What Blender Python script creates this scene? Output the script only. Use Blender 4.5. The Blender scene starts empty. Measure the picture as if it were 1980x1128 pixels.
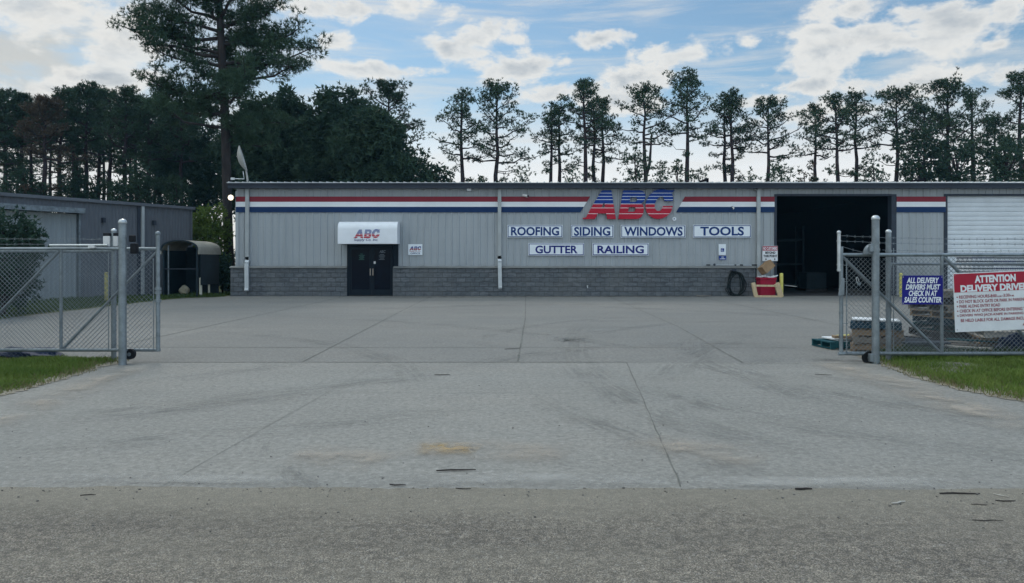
import bpy, bmesh, math, random
import numpy as np
from mathutils import Vector, Matrix

random.seed(7)
C = bpy.context.scene.collection
PI = math.pi
F, HZ, CX, EYE = 1430.0, 502.0, 990.0, 1.6   # focal length, horizon row, centre column, eye height of the photograph


def at(px, py, Y):
    """world point at depth Y seen at a photo position (used to take sizes off the photograph)"""
    return Vector(((px - CX) * Y / F, Y, EYE + (HZ - py) * Y / F))


def gd(px, py):
    """ground point"""
    Y = EYE * F / (py - HZ)
    return Vector(((px - CX) * Y / F, Y, 0))


# ------------------------------------------------------------------ helpers
class MB:
    def __init__(s):
        s.v, s.f, s.m = [], [], []

    def add(s, vs, fs, m=0):
        n = len(s.v)
        s.v += [tuple(p) for p in vs]
        for q in fs:
            s.f.append(tuple(n + i for i in q))
            s.m.append(m)

    def box(s, x0, x1, y0, y1, z0, z1, m=0):
        vs = [(x, y, z) for x in (x0, x1) for y in (y0, y1) for z in (z0, z1)]
        s.add(vs, [(0, 1, 3, 2), (4, 6, 7, 5), (0, 4, 5, 1), (2, 3, 7, 6), (0, 2, 6, 4), (1, 5, 7, 3)], m)

    def obox(s, c, size, rot, m=0):
        R = rot if isinstance(rot, Matrix) else Matrix.Rotation(rot, 3, 'Z')
        c = Vector(c)
        vs = [c + R @ Vector((sx * size[0] / 2, sy * size[1] / 2, sz * size[2] / 2))
              for sx in (-1, 1) for sy in (-1, 1) for sz in (-1, 1)]
        s.add(vs, [(0, 1, 3, 2), (4, 6, 7, 5), (0, 4, 5, 1), (2, 3, 7, 6), (0, 2, 6, 4), (1, 5, 7, 3)], m)

    def bar(s, a, b, w, t, m=0, up=(0, 0, 1)):
        a, b = Vector(a), Vector(b)
        d = (b - a)
        L = d.length
        d = d / L
        u = Vector(up)
        if abs(u.dot(d)) > .95:
            u = Vector((0, 1, 0))
        sd = d.cross(u).normalized()
        u = sd.cross(d)
        R = Matrix((d, sd, u)).transposed()
        s.obox((a + b) / 2, (L, w, t), R, m)

    def tube(s, pts, r, n=8, m=0, caps=True):
        pts = [Vector(p) for p in pts]
        k = len(pts)
        rs = r if isinstance(r, (list, tuple)) else [r] * k
        base = len(s.v)
        ref = None
        for i, p in enumerate(pts):
            d = (pts[min(i + 1, k - 1)] - pts[max(i - 1, 0)])
            if d.length < 1e-9:
                d = Vector((0, 0, 1))
            d.normalize()
            if ref is None:
                ref = Vector((0, 1, 0)) if abs(d.y) < .9 else Vector((1, 0, 0))
            u = (ref - d * ref.dot(d))
            if u.length < 1e-5:
                u = d.orthogonal()
            u.normalize()
            ref = u
            w = d.cross(u)
            for j in range(n):
                a = 2 * PI * j / n
                s.v.append(tuple(p + (u * math.cos(a) + w * math.sin(a)) * rs[i]))
        for i in range(k - 1):
            for j in range(n):
                a, b = base + i * n + j, base + i * n + (j + 1) % n
                s.f.append((a, b, b + n, a + n))
                s.m.append(m)
        if caps:
            s.f.append(tuple(base + j for j in reversed(range(n))))
            s.m.append(m)
            s.f.append(tuple(base + (k - 1) * n + j for j in range(n)))
            s.m.append(m)

    def ball(s, c, r, m=0, seg=12, rings=8, sx=1, sy=1, sz=1, zmin=-1.0):
        c = Vector(c)
        pts, rr = [], []
        base = len(s.v)
        rows = []
        for i in range(rings + 1):
            t = max(-1, zmin) + (1 - max(-1, zmin)) * i / rings
            ph = math.asin(max(-1, min(1, t)))
            row = []
            for j in range(seg):
                a = 2 * PI * j / seg
                row.append(len(s.v))
                s.v.append((c.x + r * sx * math.cos(ph) * math.cos(a), c.y + r * sy * math.cos(ph) * math.sin(a), c.z + r * sz * math.sin(ph)))
            rows.append(row)
        for i in range(rings):
            for j in range(seg):
                s.f.append((rows[i][j], rows[i][(j + 1) % seg], rows[i + 1][(j + 1) % seg], rows[i + 1][j]))
                s.m.append(m)

    def prism(s, poly, y0, y1, m=0, mside=None):
        """polygon in the x-z plane with depth along y (y0 is the front)"""
        n = len(poly)
        vs = [(x, y0, z) for x, z in poly] + [(x, y1, z) for x, z in poly]
        s.add(vs, [tuple(range(n)), tuple(reversed(range(n, 2 * n)))], m)
        b = len(s.v) - 2 * n
        for i in range(n):
            j = (i + 1) % n
            s.f.append((b + i, b + n + i, b + n + j, b + j))
            s.m.append(m if mside is None else mside)

    def build(s, name, mats, parent=None, origin=None, smooth=False, bevel=0, world=True):
        me = bpy.data.meshes.new(name)
        o3 = Vector((0, 0, 0))
        if origin is not None:
            o3 = Vector(origin)
        elif parent is not None and world:
            p = parent
            while p is not None:
                o3 = o3 + Vector(p.location)
                p = p.parent
        me.from_pydata([(x - o3.x, y - o3.y, z - o3.z) for x, y, z in s.v], [], s.f)
        if not isinstance(mats, (list, tuple)):
            mats = [mats]
        for m in mats:
            me.materials.append(m)
        if len(mats) > 1:
            me.polygons.foreach_set('material_index', s.m)
        bm = bmesh.new()
        bm.from_mesh(me)
        bmesh.ops.recalc_face_normals(bm, faces=bm.faces)
        bm.to_mesh(me)
        bm.free()
        ob = bpy.data.objects.new(name, me)
        C.objects.link(ob)
        if smooth:
            me.polygons.foreach_set('use_smooth', [True] * len(me.polygons))
            try:
                me.set_sharp_from_angle(angle=math.radians(40))
            except Exception:
                pass
        if origin is not None:
            ob.location = o3
        if parent is not None:
            ob.parent = parent
        if bevel:
            b = ob.modifiers.new('Bevel', 'BEVEL')
            b.width = bevel
            b.segments = 2
            b.limit_method = 'ANGLE'
            b.angle_limit = math.radians(40)
        me.update()
        return ob


def np_mesh(name, V, T, mat, parent=None, loc=None):
    """triangle mesh from numpy arrays"""
    me = bpy.data.meshes.new(name)
    V = np.asarray(V, dtype=np.float32)
    T = np.asarray(T, dtype=np.int32)
    me.vertices.add(len(V))
    me.vertices.foreach_set('co', V.ravel())
    me.loops.add(T.size)
    me.loops.foreach_set('vertex_index', T.ravel())
    me.polygons.add(len(T))
    me.polygons.foreach_set('loop_start', np.arange(0, T.size, 3, dtype=np.int32))
    me.polygons.foreach_set('loop_total', np.full(len(T), 3, dtype=np.int32))
    me.update(calc_edges=True)
    me.validate()
    me.materials.append(mat)
    ob = bpy.data.objects.new(name, me)
    C.objects.link(ob)
    if parent is not None:
        ob.parent = parent
    if loc is not None:
        ob.location = loc
    return ob


def tag(o, label=None, cat=None, group=None, kind=None):
    if label:
        o['label'] = label
    if cat:
        o['category'] = cat
    if group:
        o['group'] = group
    if kind:
        o['kind'] = kind
    return o


def thing(name, label, cat, loc, rotz=0, group=None):
    o = bpy.data.objects.new(name, None)
    C.objects.link(o)
    o.empty_display_size = .2
    o.location = loc
    o.rotation_euler = (0, 0, rotz)
    return tag(o, label, cat, group)


def dup(root, loc=None, rotz=None, label=None):
    r = root.copy()
    C.objects.link(r)
    if loc is not None:
        r.location = loc
    if rotz is not None:
        r.rotation_euler = (0, 0, rotz)
    if label:
        r['label'] = label
    for ch in list(root.children):
        c = ch.copy()
        C.objects.link(c)
        c.parent = r
        for g in list(ch.children):
            d = g.copy()
            C.objects.link(d)
            d.parent = c
    return r


# ------------------------------------------------------------------ materials
class NT:
    def __init__(s, tree):
        s.t = tree

    def n(s, typ, **kw):
        nd = s.t.nodes.new(typ)
        for k, v in kw.items():
            if k.startswith('i_'):
                key = k[2:]
                nd.inputs[int(key) if key.isdigit() else key.replace('_', ' ')].default_value = v
            else:
                setattr(nd, k, v)
        return nd

    def l(s, a, b):
        s.t.links.new(a, b)

    def val(s, x, inp):
        if isinstance(x, (int, float)):
            inp.default_value = x
        else:
            s.l(x, inp)

    def math(s, op, a, b=None, c=None, clamp=False):
        nd = s.n('ShaderNodeMath', operation=op, use_clamp=clamp)
        s.val(a, nd.inputs[0])
        if b is not None:
            s.val(b, nd.inputs[1])
        if c is not None:
            s.val(c, nd.inputs[2])
        return nd.outputs[0]

    def mix(s, fac, a, b, blend='MIX'):
        nd = s.n('ShaderNodeMix', data_type='RGBA', blend_type=blend)
        s.val(fac, nd.inputs[0])
        for x, i in ((a, 6), (b, 7)):
            if isinstance(x, (tuple, list)):
                nd.inputs[i].default_value = (*x[:3], 1)
            else:
                s.l(x, nd.inputs[i])
        return nd.outputs[2]

    def ramp(s, x, lo, hi, smooth=True):
        nd = s.n('ShaderNodeMapRange', interpolation_type='SMOOTHSTEP' if smooth else 'LINEAR')
        s.val(x, nd.inputs[0])
        nd.inputs[1].default_value = lo
        nd.inputs[2].default_value = hi
        return nd.outputs[0]

    def noise(s, vec, scale, detail=4, rough=.55, dist=0):
        nd = s.n('ShaderNodeTexNoise')
        nd.inputs['Scale'].default_value = scale
        nd.inputs['Detail'].default_value = detail
        nd.inputs['Roughness'].default_value = rough
        nd.inputs['Distortion'].default_value = dist
        if vec is not None:
            s.l(vec, nd.inputs['Vector'])
        return nd.outputs['Fac']

    def mapv(s, vec, scale=(1, 1, 1), rot=(0, 0, 0), loc=(0, 0, 0)):
        nd = s.n('ShaderNodeMapping')
        nd.inputs['Scale'].default_value = scale
        nd.inputs['Rotation'].default_value = rot
        nd.inputs['Location'].default_value = loc
        s.l(vec, nd.inputs['Vector'])
        return nd.outputs[0]


def new_mat(name):
    m = bpy.data.materials.new(name)
    m.use_nodes = True
    nt = NT(m.node_tree)
    bs = m.node_tree.nodes['Principled BSDF']
    return m, nt, bs


def mat(name, col, rough=.6, metal=0.0, var=.15, scale=3.0, col2=None, bump=0.0, bscale=None, spec=.18, stretch=(1, 1, 1), fine=0.0):
    m, nt, bs = new_mat(name)
    tc = nt.n('ShaderNodeTexCoord').outputs['Object']
    v = nt.mapv(tc, stretch)
    nz = nt.noise(v, scale, 5, .6)
    f = nt.ramp(nz, .3, .7)
    if col2 is None:
        a = tuple(c * (1 - var) for c in col)
        b = tuple(min(1, c * (1 + var)) for c in col)
    else:
        a, b = col, col2
    c = nt.mix(f, a, b)
    if fine:
        fz = nt.noise(v, scale * 14, 3, .6)
        c = nt.mix(nt.math('MULTIPLY', nt.ramp(fz, .35, .7), fine), c, tuple(x * .45 for x in a))
    nt.l(c, bs.inputs['Base Color'])
    bs.inputs['Roughness'].default_value = rough
    bs.inputs['Metallic'].default_value = metal
    bs.inputs['Specular IOR Level'].default_value = spec
    if bump:
        b = nt.n('ShaderNodeBump')
        b.inputs['Strength'].default_value = bump
        b.inputs['Distance'].default_value = .02
        nt.l(nt.noise(v, bscale or scale * 6, 5, .6), b.inputs['Height'])
        nt.l(b.outputs[0], bs.inputs['Normal'])
    return m


M = {}
M['clad'] = mat('cladding_paint', (.315, .345, .38), .5, 0, col2=(.35, .38, .41), scale=.5, stretch=(1, 1, .25), fine=.12)
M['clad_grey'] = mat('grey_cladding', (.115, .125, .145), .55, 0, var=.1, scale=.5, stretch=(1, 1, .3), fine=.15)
M['trim_dark'] = mat('eave_trim', (.035, .043, .06), .5, 0, var=.1, scale=1)
M['trim_grey'] = mat('ledge_trim', (.2, .205, .2), .55, 0, var=.15, scale=2)
M['downspout'] = mat('downspout_paint', (.36, .385, .395), .45, 0, var=.08, scale=2)
M['downspout_pale'] = mat('downspout_pale', (.5, .53, .55), .45, 0, var=.1, scale=2)
M['roofmetal'] = mat('roof_metal', (.5, .52, .53), .35, .6, var=.1, scale=1)
M['red_stripe'] = mat('red_paint', (.21, .02, .035), .45, 0, var=.06, scale=1)
M['white_stripe'] = mat('white_paint', (.73, .76, .79), .45, 0, var=.04, scale=1)
M['blue_stripe'] = mat('navy_paint', (.005, .028, .1), .45, 0, var=.06, scale=1)
M['logo_red'] = mat('logo_red', (.42, .012, .035), .4, 0, var=.05, scale=2)
M['logo_blue'] = mat('logo_blue', (.006, .04, .24), .4, 0, var=.05, scale=2)
M['logo_white'] = mat('logo_white', (.75, .78, .82), .4, 0, var=.03)
M['board'] = mat('sign_white', (.74, .79, .84), .4, 0, var=.04, scale=2)
M['sign_blue'] = mat('sign_blue', (.006, .035, .16), .4, 0, var=.03)
M['sign_blue2'] = mat('sign_indigo', (.012, .02, .17), .4, 0, var=.03)
M['sign_navy'] = mat('sign_navy', (.012, .012, .2), .35, 0, var=.08, scale=2)
M['sign_red'] = mat('sign_red', (.38, .02, .045), .4, 0, var=.08, scale=2)
M['sign_text_red'] = mat('sign_text_red', (.27, .035, .055), .5, 0, var=.05)
M['sign_white'] = mat('plate_white', (.72, .74, .77), .45, 0, var=.06, scale=4, fine=.05)
M['ink'] = mat('black_ink', (.012, .014, .02), .5)
M['awning'] = mat('awning_vinyl', (.74, .77, .81), .4, 0, var=.04, scale=2)
M['door_frame'] = mat('door_frame_paint', (.006, .012, .02), .5, 0, var=.1, spec=.15)
M['glass'] = mat('dark_glass', (.003, .005, .012), .2, 0, var=.1, spec=.1)
M['decal'] = mat('glass_decal', (.16, .19, .22), .5)
M['decal_green'] = mat('green_decal', (.05, .14, .12), .5)
M['brass'] = mat('pull_metal', (.5, .42, .36), .35, .7, var=.1)
M['galv'] = mat('galvanised_steel', (.23, .265, .29), .42, .55, var=.2, scale=6, fine=.15)
M['galv_dark'] = mat('weathered_galvanised', (.17, .2, .225), .5, .5, var=.25, scale=8)
M['galv_wire'] = mat('galvanised_wire', (.2, .225, .245), .5, .5, var=.15, scale=4)
M['galv_light'] = mat('bright_galvanised', (.5, .53, .55), .3, .6, var=.15, scale=6)
M['rubber'] = mat('black_rubber', (.012, .013, .016), .7, 0, var=.3, scale=8)
M['wood'] = mat('pallet_wood', (.33, .245, .165), .8, 0, col2=(.15, .11, .08), scale=4, stretch=(.6, 3, 3), bump=.2, fine=.3)
M['wood_grey'] = mat('weathered_wood', (.27, .24, .205), .85, 0, col2=(.11, .1, .095), scale=4, stretch=(.6, 3, 3), bump=.25, fine=.35)
M['wood_blue'] = mat('blue_painted_wood', (.01, .035, .06), .75, 0, col2=(.018, .055, .085), scale=5, stretch=(.6, 3, 3), bump=.2, fine=.3)
M['wood_teal'] = mat('teal_painted_wood', (.015, .085, .1), .75, 0, col2=(.012, .055, .075), scale=5, stretch=(.6, 3, 3), bump=.2, fine=.3)
M['wood_dark'] = mat('dark_wood', (.05, .045, .045), .85, 0, col2=(.025, .025, .03), scale=5, stretch=(.6, 3, 3), bump=.2)
M['wood_new'] = mat('new_pine_wood', (.62, .5, .33), .7, 0, col2=(.5, .38, .23), scale=5, stretch=(3, 3, .6), fine=.2)
M['wood_bleached'] = mat('bleached_wood', (.5, .48, .44), .8, 0, col2=(.36, .34, .31), scale=5, stretch=(.6, 3, 3), fine=.25)
M['paper'] = mat('pale_sheet', (.62, .64, .66), .6, 0, var=.1, scale=4)
M['card'] = mat('cardboard', (.29, .19, .11), .8, 0, var=.12, scale=4)
M['card_dark'] = mat('cardboard_edge', (.13, .075, .045), .8, 0, var=.15, scale=4)
M['bin_red'] = mat('red_plastic', (.3, .01, .035), .45, 0, var=.1, scale=4)
M['yellow'] = mat('safety_yellow', (.62, .58, .16), .5, 0, var=.15, scale=5, fine=.2)
M['hose'] = mat('hose_rubber', (.012, .018, .02), .5, 0, var=.2)
M['bark'] = mat('pine_bark', (.045, .038, .037), .9, 0, col2=(.024, .022, .024), scale=5, stretch=(1, 1, .3), bump=.3)
M['bark_far'] = mat('far_pine_bark', (.05, .036, .04), .9, 0, col2=(.03, .023, .028), scale=3)
M['shelter_dark'] = mat('dark_panel', (.012, .022, .03), .6, 0, var=.2, scale=2)
M['shelter_roof'] = mat('beige_roof', (.3, .285, .245), .6, 0, var=.12, scale=2)
M['beige'] = mat('beige_sack', (.36, .33, .24), .8, 0, var=.15, scale=5)
M['yellow_old'] = mat('faded_yellow', (.34, .31, .13), .6, 0, var=.3, scale=6)
M['post_white'] = mat('pale_post', (.6, .59, .5), .6, 0, var=.1, scale=3)
M['roller_white'] = mat('roller_door_white', (.66, .7, .74), .45, 0, var=.05, scale=1.5, fine=.08)
M['roller_grey'] = mat('roller_door_grey', (.25, .28, .3), .45, 0, var=.07, scale=1, stretch=(3, 3, .4), fine=.1)
M['dark'] = mat('interior_shade', (.006, .006, .009), .95, spec=.05)  # near-black in place of the darkness inside the bay
M['shaded_floor'] = mat('shaded_floor', (.055, .055, .058), .8, 0, var=.3, scale=1)  # floor darkened in colour to keep the bay in shade
M['dark_blue'] = mat('dark_blue_tarp', (.008, .018, .05), .6, 0, var=.3, scale=4, bump=.3)
M['wrap'] = mat('stretch_wrap', (.55, .58, .62), .35, 0, var=.12, scale=5, bump=.15)
M['wrap_navy'] = mat('wrap_navy', (.02, .03, .09), .4, 0, var=.3, scale=6)
M['dish'] = mat('dish_grey', (.34, .34, .33), .5, 0, var=.12, scale=5)
M['plastic_white'] = mat('white_plastic', (.6, .6, .6), .4)
M['bag_dark'] = mat('dark_sheet', (.05, .06, .075), .5, 0, var=.3, scale=6, bump=.2)
M['stick'] = mat('dark_stick', (.035, .03, .03), .8, 0, var=.2, scale=8)
M['stone'] = mat('stone', (.12, .115, .11), .85, 0, var=.4, scale=9)


def clad_mat(name, a, b):
    m, nt, bs = new_mat(name)
    tc = nt.n('ShaderNodeTexCoord').outputs['Object']
    sp = nt.n('ShaderNodeSeparateXYZ')
    nt.l(tc, sp.inputs[0])
    c = nt.mix(nt.ramp(nt.noise(tc, .45, 4, .6), .3, .7), a, b)
    wn = nt.n('ShaderNodeTexWhiteNoise', noise_dimensions='1D')
    nt.l(nt.math('FLOOR', nt.math('MULTIPLY', nt.math('ADD', sp.outputs[0], .05), 1 / .915)), wn.inputs['W'])
    c = nt.mix(nt.math('MULTIPLY', wn.outputs['Value'], .2), c, tuple(x * .74 for x in a))
    st = nt.ramp(nt.noise(nt.mapv(tc, (1, 1, .07)), 5, 5, .65), .48, .75)
    c = nt.mix(nt.math('MULTIPLY', st, .35), c, tuple(x * .66 for x in a))
    # screw heads in rows
    fx = nt.math('ABSOLUTE', nt.math('SUBTRACT', nt.math('FRACT', nt.math('MULTIPLY', sp.outputs[0], 1 / .1525)), .5))
    fz = nt.math('ABSOLUTE', nt.math('SUBTRACT', nt.math('FRACT', nt.math('MULTIPLY', sp.outputs[2], 1 / 1.2)), .5))
    sc_ = nt.math('MULTIPLY', nt.math('LESS_THAN', fx, .06), nt.math('LESS_THAN', fz, .008))
    c = nt.mix(nt.math('MULTIPLY', sc_, .6), c, tuple(x * .4 for x in a))
    grime = nt.ramp(nt.math('ADD', sp.outputs[2], nt.math('MULTIPLY', nt.noise(tc, 2, 5, .6), .5)), 1.75, 1.35)
    c = nt.mix(nt.math('MULTIPLY', grime, .25), c, (.16, .16, .14))
    nt.l(c, bs.inputs['Base Color'])
    bs.inputs['Roughness'].default_value = .5
    bs.inputs['Specular IOR Level'].default_value = .25
    b_ = nt.n('ShaderNodeBump')
    b_.inputs['Strength'].default_value = .25
    b_.inputs['Distance'].default_value = .03
    nt.l(nt.noise(nt.mapv(tc, (1, 1, .5)), 1.6, 3, .5), b_.inputs['Height'])
    nt.l(b_.outputs[0], bs.inputs['Normal'])
    return m


M['clad'] = clad_mat('cladding_paint', (.33, .36, .385), (.365, .392, .415))


def lamp_mat():
    m, nt, bs = new_mat('lit_lamp_lens')
    bs.inputs['Base Color'].default_value = (.9, .85, .7, 1)
    bs.inputs['Emission Color'].default_value = (1, .86, .6, 1)
    bs.inputs['Emission Strength'].default_value = 1.6
    return m


M['lamp'] = lamp_mat()


def leaf_mat(name, a, b, trans=.25, sc=.8):
    m, nt, bs = new_mat(name)
    tc = nt.n('ShaderNodeTexCoord').outputs['Object']
    f = nt.ramp(nt.noise(tc, sc, 4, .6), .32, .68)
    rnd = nt.n('ShaderNodeObjectInfo').outputs['Random']
    c = nt.mix(f, a, b)
    c = nt.mix(nt.math('MULTIPLY', rnd, .35), c, tuple(x * .55 for x in a))
    nt.l(c, bs.inputs['Base Color'])
    bs.inputs['Roughness'].default_value = .65
    bs.inputs['Specular IOR Level'].default_value = .25
    tr = nt.n('ShaderNodeBsdfTranslucent')
    nt.l(c, tr.inputs['Color'])
    mx = nt.n('ShaderNodeMixShader')
    mx.inputs[0].default_value = trans
    nt.l(bs.outputs[0], mx.inputs[1])
    nt.l(tr.outputs[0], mx.inputs[2])
    nt.l(mx.outputs[0], m.node_tree.nodes['Material Output'].inputs['Surface'])
    return m


M['needle'] = leaf_mat('pine_needles', (.028, .06, .036), (.048, .085, .046), .22)
M['needle_near'] = leaf_mat('pine_needles_near', (.032, .068, .042), (.056, .1, .056), .25)
M['leaf_dark'] = leaf_mat('evergreen_leaves', (.023, .053, .034), (.043, .078, .044), .25)
M['leaf_brown'] = leaf_mat('brown_leaves', (.09, .062, .042), (.06, .055, .04), .2)
M['leaf_yellow'] = leaf_mat('yellow_green_leaves', (.15, .22, .045), (.09, .15, .035), .35)
M['leaf_bush'] = leaf_mat('bush_leaves', (.025, .06, .042), (.045, .09, .055), .2, 1.5)
M['grass_blade'] = leaf_mat('grass_blades', (.1, .17, .028), (.16, .22, .048), .3, 1.6)
M['grass_dry'] = leaf_mat('dry_grass_blades', (.22, .19, .1), (.13, .14, .055), .25, 2.5)
M['grass_far'] = leaf_mat('grass_blades_far', (.05, .09, .024), (.08, .12, .034), .25, .7)
M['weed'] = leaf_mat('weed_blades', (.03, .065, .028), (.05, .085, .03), .25, 1.6)


def ground_mats():
    # concrete
    def concrete(name, base, warm):
        m, nt, bs = new_mat(name)
        tc = nt.n('ShaderNodeTexCoord').outputs['Object']
        big = nt.ramp(nt.noise(tc, .22, 5, .6), .3, .72)
        mid = nt.ramp(nt.noise(nt.mapv(tc, (.35, 1.6, 1), (0, 0, .12)), 1.1, 6, .65), .3, .75)
        swirl = nt.ramp(nt.noise(nt.mapv(tc, (.3, 1.5, 1), (0, 0, -.5)), .5, 5, .6, 1.2), .45, .75)
        fine = nt.noise(tc, 15, 9, .86)
        speck = nt.n('ShaderNodeTexVoronoi')
        speck.inputs['Scale'].default_value = 55
        nt.l(tc, speck.inputs['Vector'])
        c = nt.mix(big, base, warm)
        c = nt.mix(nt.math('MULTIPLY', mid, .45), c, tuple(x * 1.28 for x in base))
        c = nt.mix(nt.math('MULTIPLY', swirl, .35), c, tuple(x * .66 for x in base))
        # slabs poured at different times differ a little
        spx = nt.n('ShaderNodeSeparateXYZ')
        nt.l(tc, spx.inputs[0])
        sl = nt.n('ShaderNodeCombineXYZ')
        nt.l(nt.math('FLOOR', nt.math('MULTIPLY', nt.math('ADD', spx.outputs[0], 3.3), 1 / 3.62)), sl.inputs[0])
        nt.l(nt.math('FLOOR', nt.math('MULTIPLY', spx.outputs[1], 1 / 5.5)), sl.inputs[1])
        wn = nt.n('ShaderNodeTexWhiteNoise', noise_dimensions='2D')
        nt.l(sl.outputs[0], wn.inputs['Vector'])
        c = nt.mix(nt.math('MULTIPLY', wn.outputs['Value'], .3), c, tuple(x * .72 for x in base))
        blot = nt.ramp(nt.noise(tc, 2.3, 7, .72), .42, .7)
        c = nt.mix(nt.math('MULTIPLY', blot, .3), c, tuple(x * .7 for x in base))
        drip = nt.n('ShaderNodeTexVoronoi')
        drip.inputs['Scale'].default_value = .8
        nt.l(tc, drip.inputs['Vector'])
        dr = nt.ramp(nt.math('ADD', drip.outputs['Distance'], nt.math('MULTIPLY', nt.noise(tc, 14, 4, .6), .12)), .15, .07)
        c = nt.mix(nt.math('MULTIPLY', dr, .3), c, tuple(x * .5 for x in base))
        c = nt.mix(nt.math('MULTIPLY', nt.ramp(fine, .38, .64), .75), c, tuple(x * .5 for x in base))
        grit = nt.noise(nt.mapv(tc, (1, 1, 1), loc=(7, 3, 0)), 22, 8, .88)
        c = nt.mix(nt.math('MULTIPLY', nt.ramp(grit, .5, .68), .8), c, tuple(min(1, x * 1.75) for x in base))
        sp = nt.math('MULTIPLY', nt.ramp(speck.outputs['Distance'], .22, .12), nt.ramp(nt.noise(tc, 21, 2, .5), .5, .62))
        c = nt.mix(nt.math('MULTIPLY', sp, .5), c, tuple(min(1, x * 2.0) for x in base))
        # scattered dark spots
        sp2 = nt.n('ShaderNodeTexVoronoi')
        sp2.inputs['Scale'].default_value = 7
        nt.l(tc, sp2.inputs['Vector'])
        dk = nt.math('MULTIPLY', nt.ramp(sp2.outputs['Distance'], .06, .03), nt.ramp(nt.noise(tc, 3.1, 2, .5), .52, .6))
        c = nt.mix(nt.math('MULTIPLY', dk, .6), c, tuple(x * .35 for x in base))
        nt.l(c, bs.inputs['Base Color'])
        bs.inputs['Roughness'].default_value = .82
        bs.inputs['Specular IOR Level'].default_value = .25
        b = nt.n('ShaderNodeBump')
        b.inputs['Strength'].default_value = .35
        b.inputs['Distance'].default_value = .006
        nt.l(nt.math('ADD', fine, nt.math('MULTIPLY', mid, .5)), b.inputs['Height'])
        nt.l(b.outputs[0], bs.inputs['Normal'])
        return m
    M['drive'] = concrete('driveway_concrete', (.228, .228, .214), (.268, .255, .23))
    M['yard'] = concrete('yard_concrete', (.185, .186, .178), (.24, .23, .208))
    # chip-seal asphalt
    m, nt, bs = new_mat('worn_asphalt')
    tc = nt.n('ShaderNodeTexCoord').outputs['Object']
    sep = nt.n('ShaderNodeSeparateXYZ')
    nt.l(tc, sep.inputs[0])
    vo = nt.n('ShaderNodeTexVoronoi')
    vo.inputs['Scale'].default_value = 125
    nt.l(tc, vo.inputs['Vector'])
    vo2 = nt.n('ShaderNodeTexVoronoi')
    vo2.inputs['Scale'].default_value = 60
    vo2.inputs['Randomness'].default_value = 1
    nt.l(tc, vo2.inputs['Vector'])
    sepc = nt.n('ShaderNodeSeparateColor')
    nt.l(vo.outputs['Color'], sepc.inputs[0])
    sepd = nt.n('ShaderNodeSeparateColor')
    nt.l(vo2.outputs['Color'], sepd.inputs[0])
    c = nt.mix(sepc.outputs[0], (.148, .128, .102), (.48, .43, .355))
    c = nt.mix(nt.math('MULTIPLY', nt.ramp(sepd.outputs[1], .95, .97), .6), c, (.5, .48, .44))
    wear = nt.ramp(nt.noise(nt.mapv(tc, (.12, 1.0, 1)), 1.5, 4, .6), .35, .7)
    c = nt.mix(nt.math('MULTIPLY', wear, .35), c, (.085, .08, .072))
    c = nt.mix(nt.math('MULTIPLY', nt.ramp(nt.noise(tc, 13, 9, .88), .4, .62), .75), c, (.04, .038, .035))
    c = nt.mix(nt.math('MULTIPLY', nt.ramp(nt.noise(nt.mapv(tc, (1, 1, 1), loc=(5, 2, 0)), 24, 8, .9), .5, .66), .7), c, (.42, .4, .36))
    c = nt.mix(nt.math('MULTIPLY', nt.ramp(vo.outputs['Distance'], .35, .7), .75), c, (.05, .048, .046))
    big = nt.ramp(nt.noise(nt.mapv(tc, (.5, 1.4, 1)), .7, 5, .65), .3, .75)
    c = nt.mix(nt.math('MULTIPLY', big, .4), c, (.22, .205, .17))
    # sandy dust gathered at the edge of the concrete (y about 4.2 to 5.2)
    edge = nt.ramp(nt.math('ADD', sep.outputs[1], nt.math('MULTIPLY', nt.noise(tc, 1.3, 5, .65), .9)), 4.75, 5.5)
    c = nt.mix(nt.math('MULTIPLY', edge, .5), c, (.24, .225, .185))
    nt.l(c, bs.inputs['Base Color'])
    bs.inputs['Roughness'].default_value = .85
    bs.inputs['Specular IOR Level'].default_value = .25
    b = nt.n('ShaderNodeBump')
    b.inputs['Strength'].default_value = .8
    b.inputs['Distance'].default_value = .008
    nt.l(nt.math('SUBTRACT', 1.0, vo.outputs['Distance']), b.inputs['Height'])
    nt.l(b.outputs[0], bs.inputs['Normal'])
    M['asphalt'] = m
    M['soil'] = mat('sandy_soil', (.19, .165, .12), .95, 0, col2=(.1, .1, .055), scale=2.2, bump=.5, bscale=30, fine=.35)
    M['soil_pale'] = mat('pale_sand', (.3, .275, .23), .95, 0, col2=(.2, .18, .14), scale=3, bump=.5, bscale=40, fine=.35)
    M['gravel'] = mat('gravel_chips', (.25, .24, .215), .9, 0, col2=(.14, .13, .115), scale=22, bump=.9, bscale=45)
    M['turf'] = mat('turf_soil', (.06, .085, .025), .95, 0, col2=(.1, .1, .05), scale=1.2, bump=.5, bscale=20)
    # joint filler and soft dark rubber marks (alpha falls off across the strip by UV)
    M['joint_faint'] = mat('worn_joint', (.17, .172, .158), .9, 0, col2=(.22, .222, .205), scale=3)
    M['joint'] = mat('joint_filler', (.09, .092, .085), .9, 0, col2=(.16, .163, .15), scale=3)

    def decal(name, col, strength, ns, soft=1.0):
        m, nt, bs = new_mat(name)
        uv = nt.n('ShaderNodeTexCoord').outputs['UV']
        oc = nt.n('ShaderNodeTexCoord').outputs['Object']
        sp = nt.n('ShaderNodeSeparateXYZ')
        nt.l(uv, sp.inputs[0])
        a = nt.math('SUBTRACT', 1.0, nt.math('ABSOLUTE', nt.math('SUBTRACT', nt.math('MULTIPLY', sp.outputs[0], 2), 1)))
        b = nt.math('SUBTRACT', 1.0, nt.math('ABSOLUTE', nt.math('SUBTRACT', nt.math('MULTIPLY', sp.outputs[1], 2), 1)))
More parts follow.
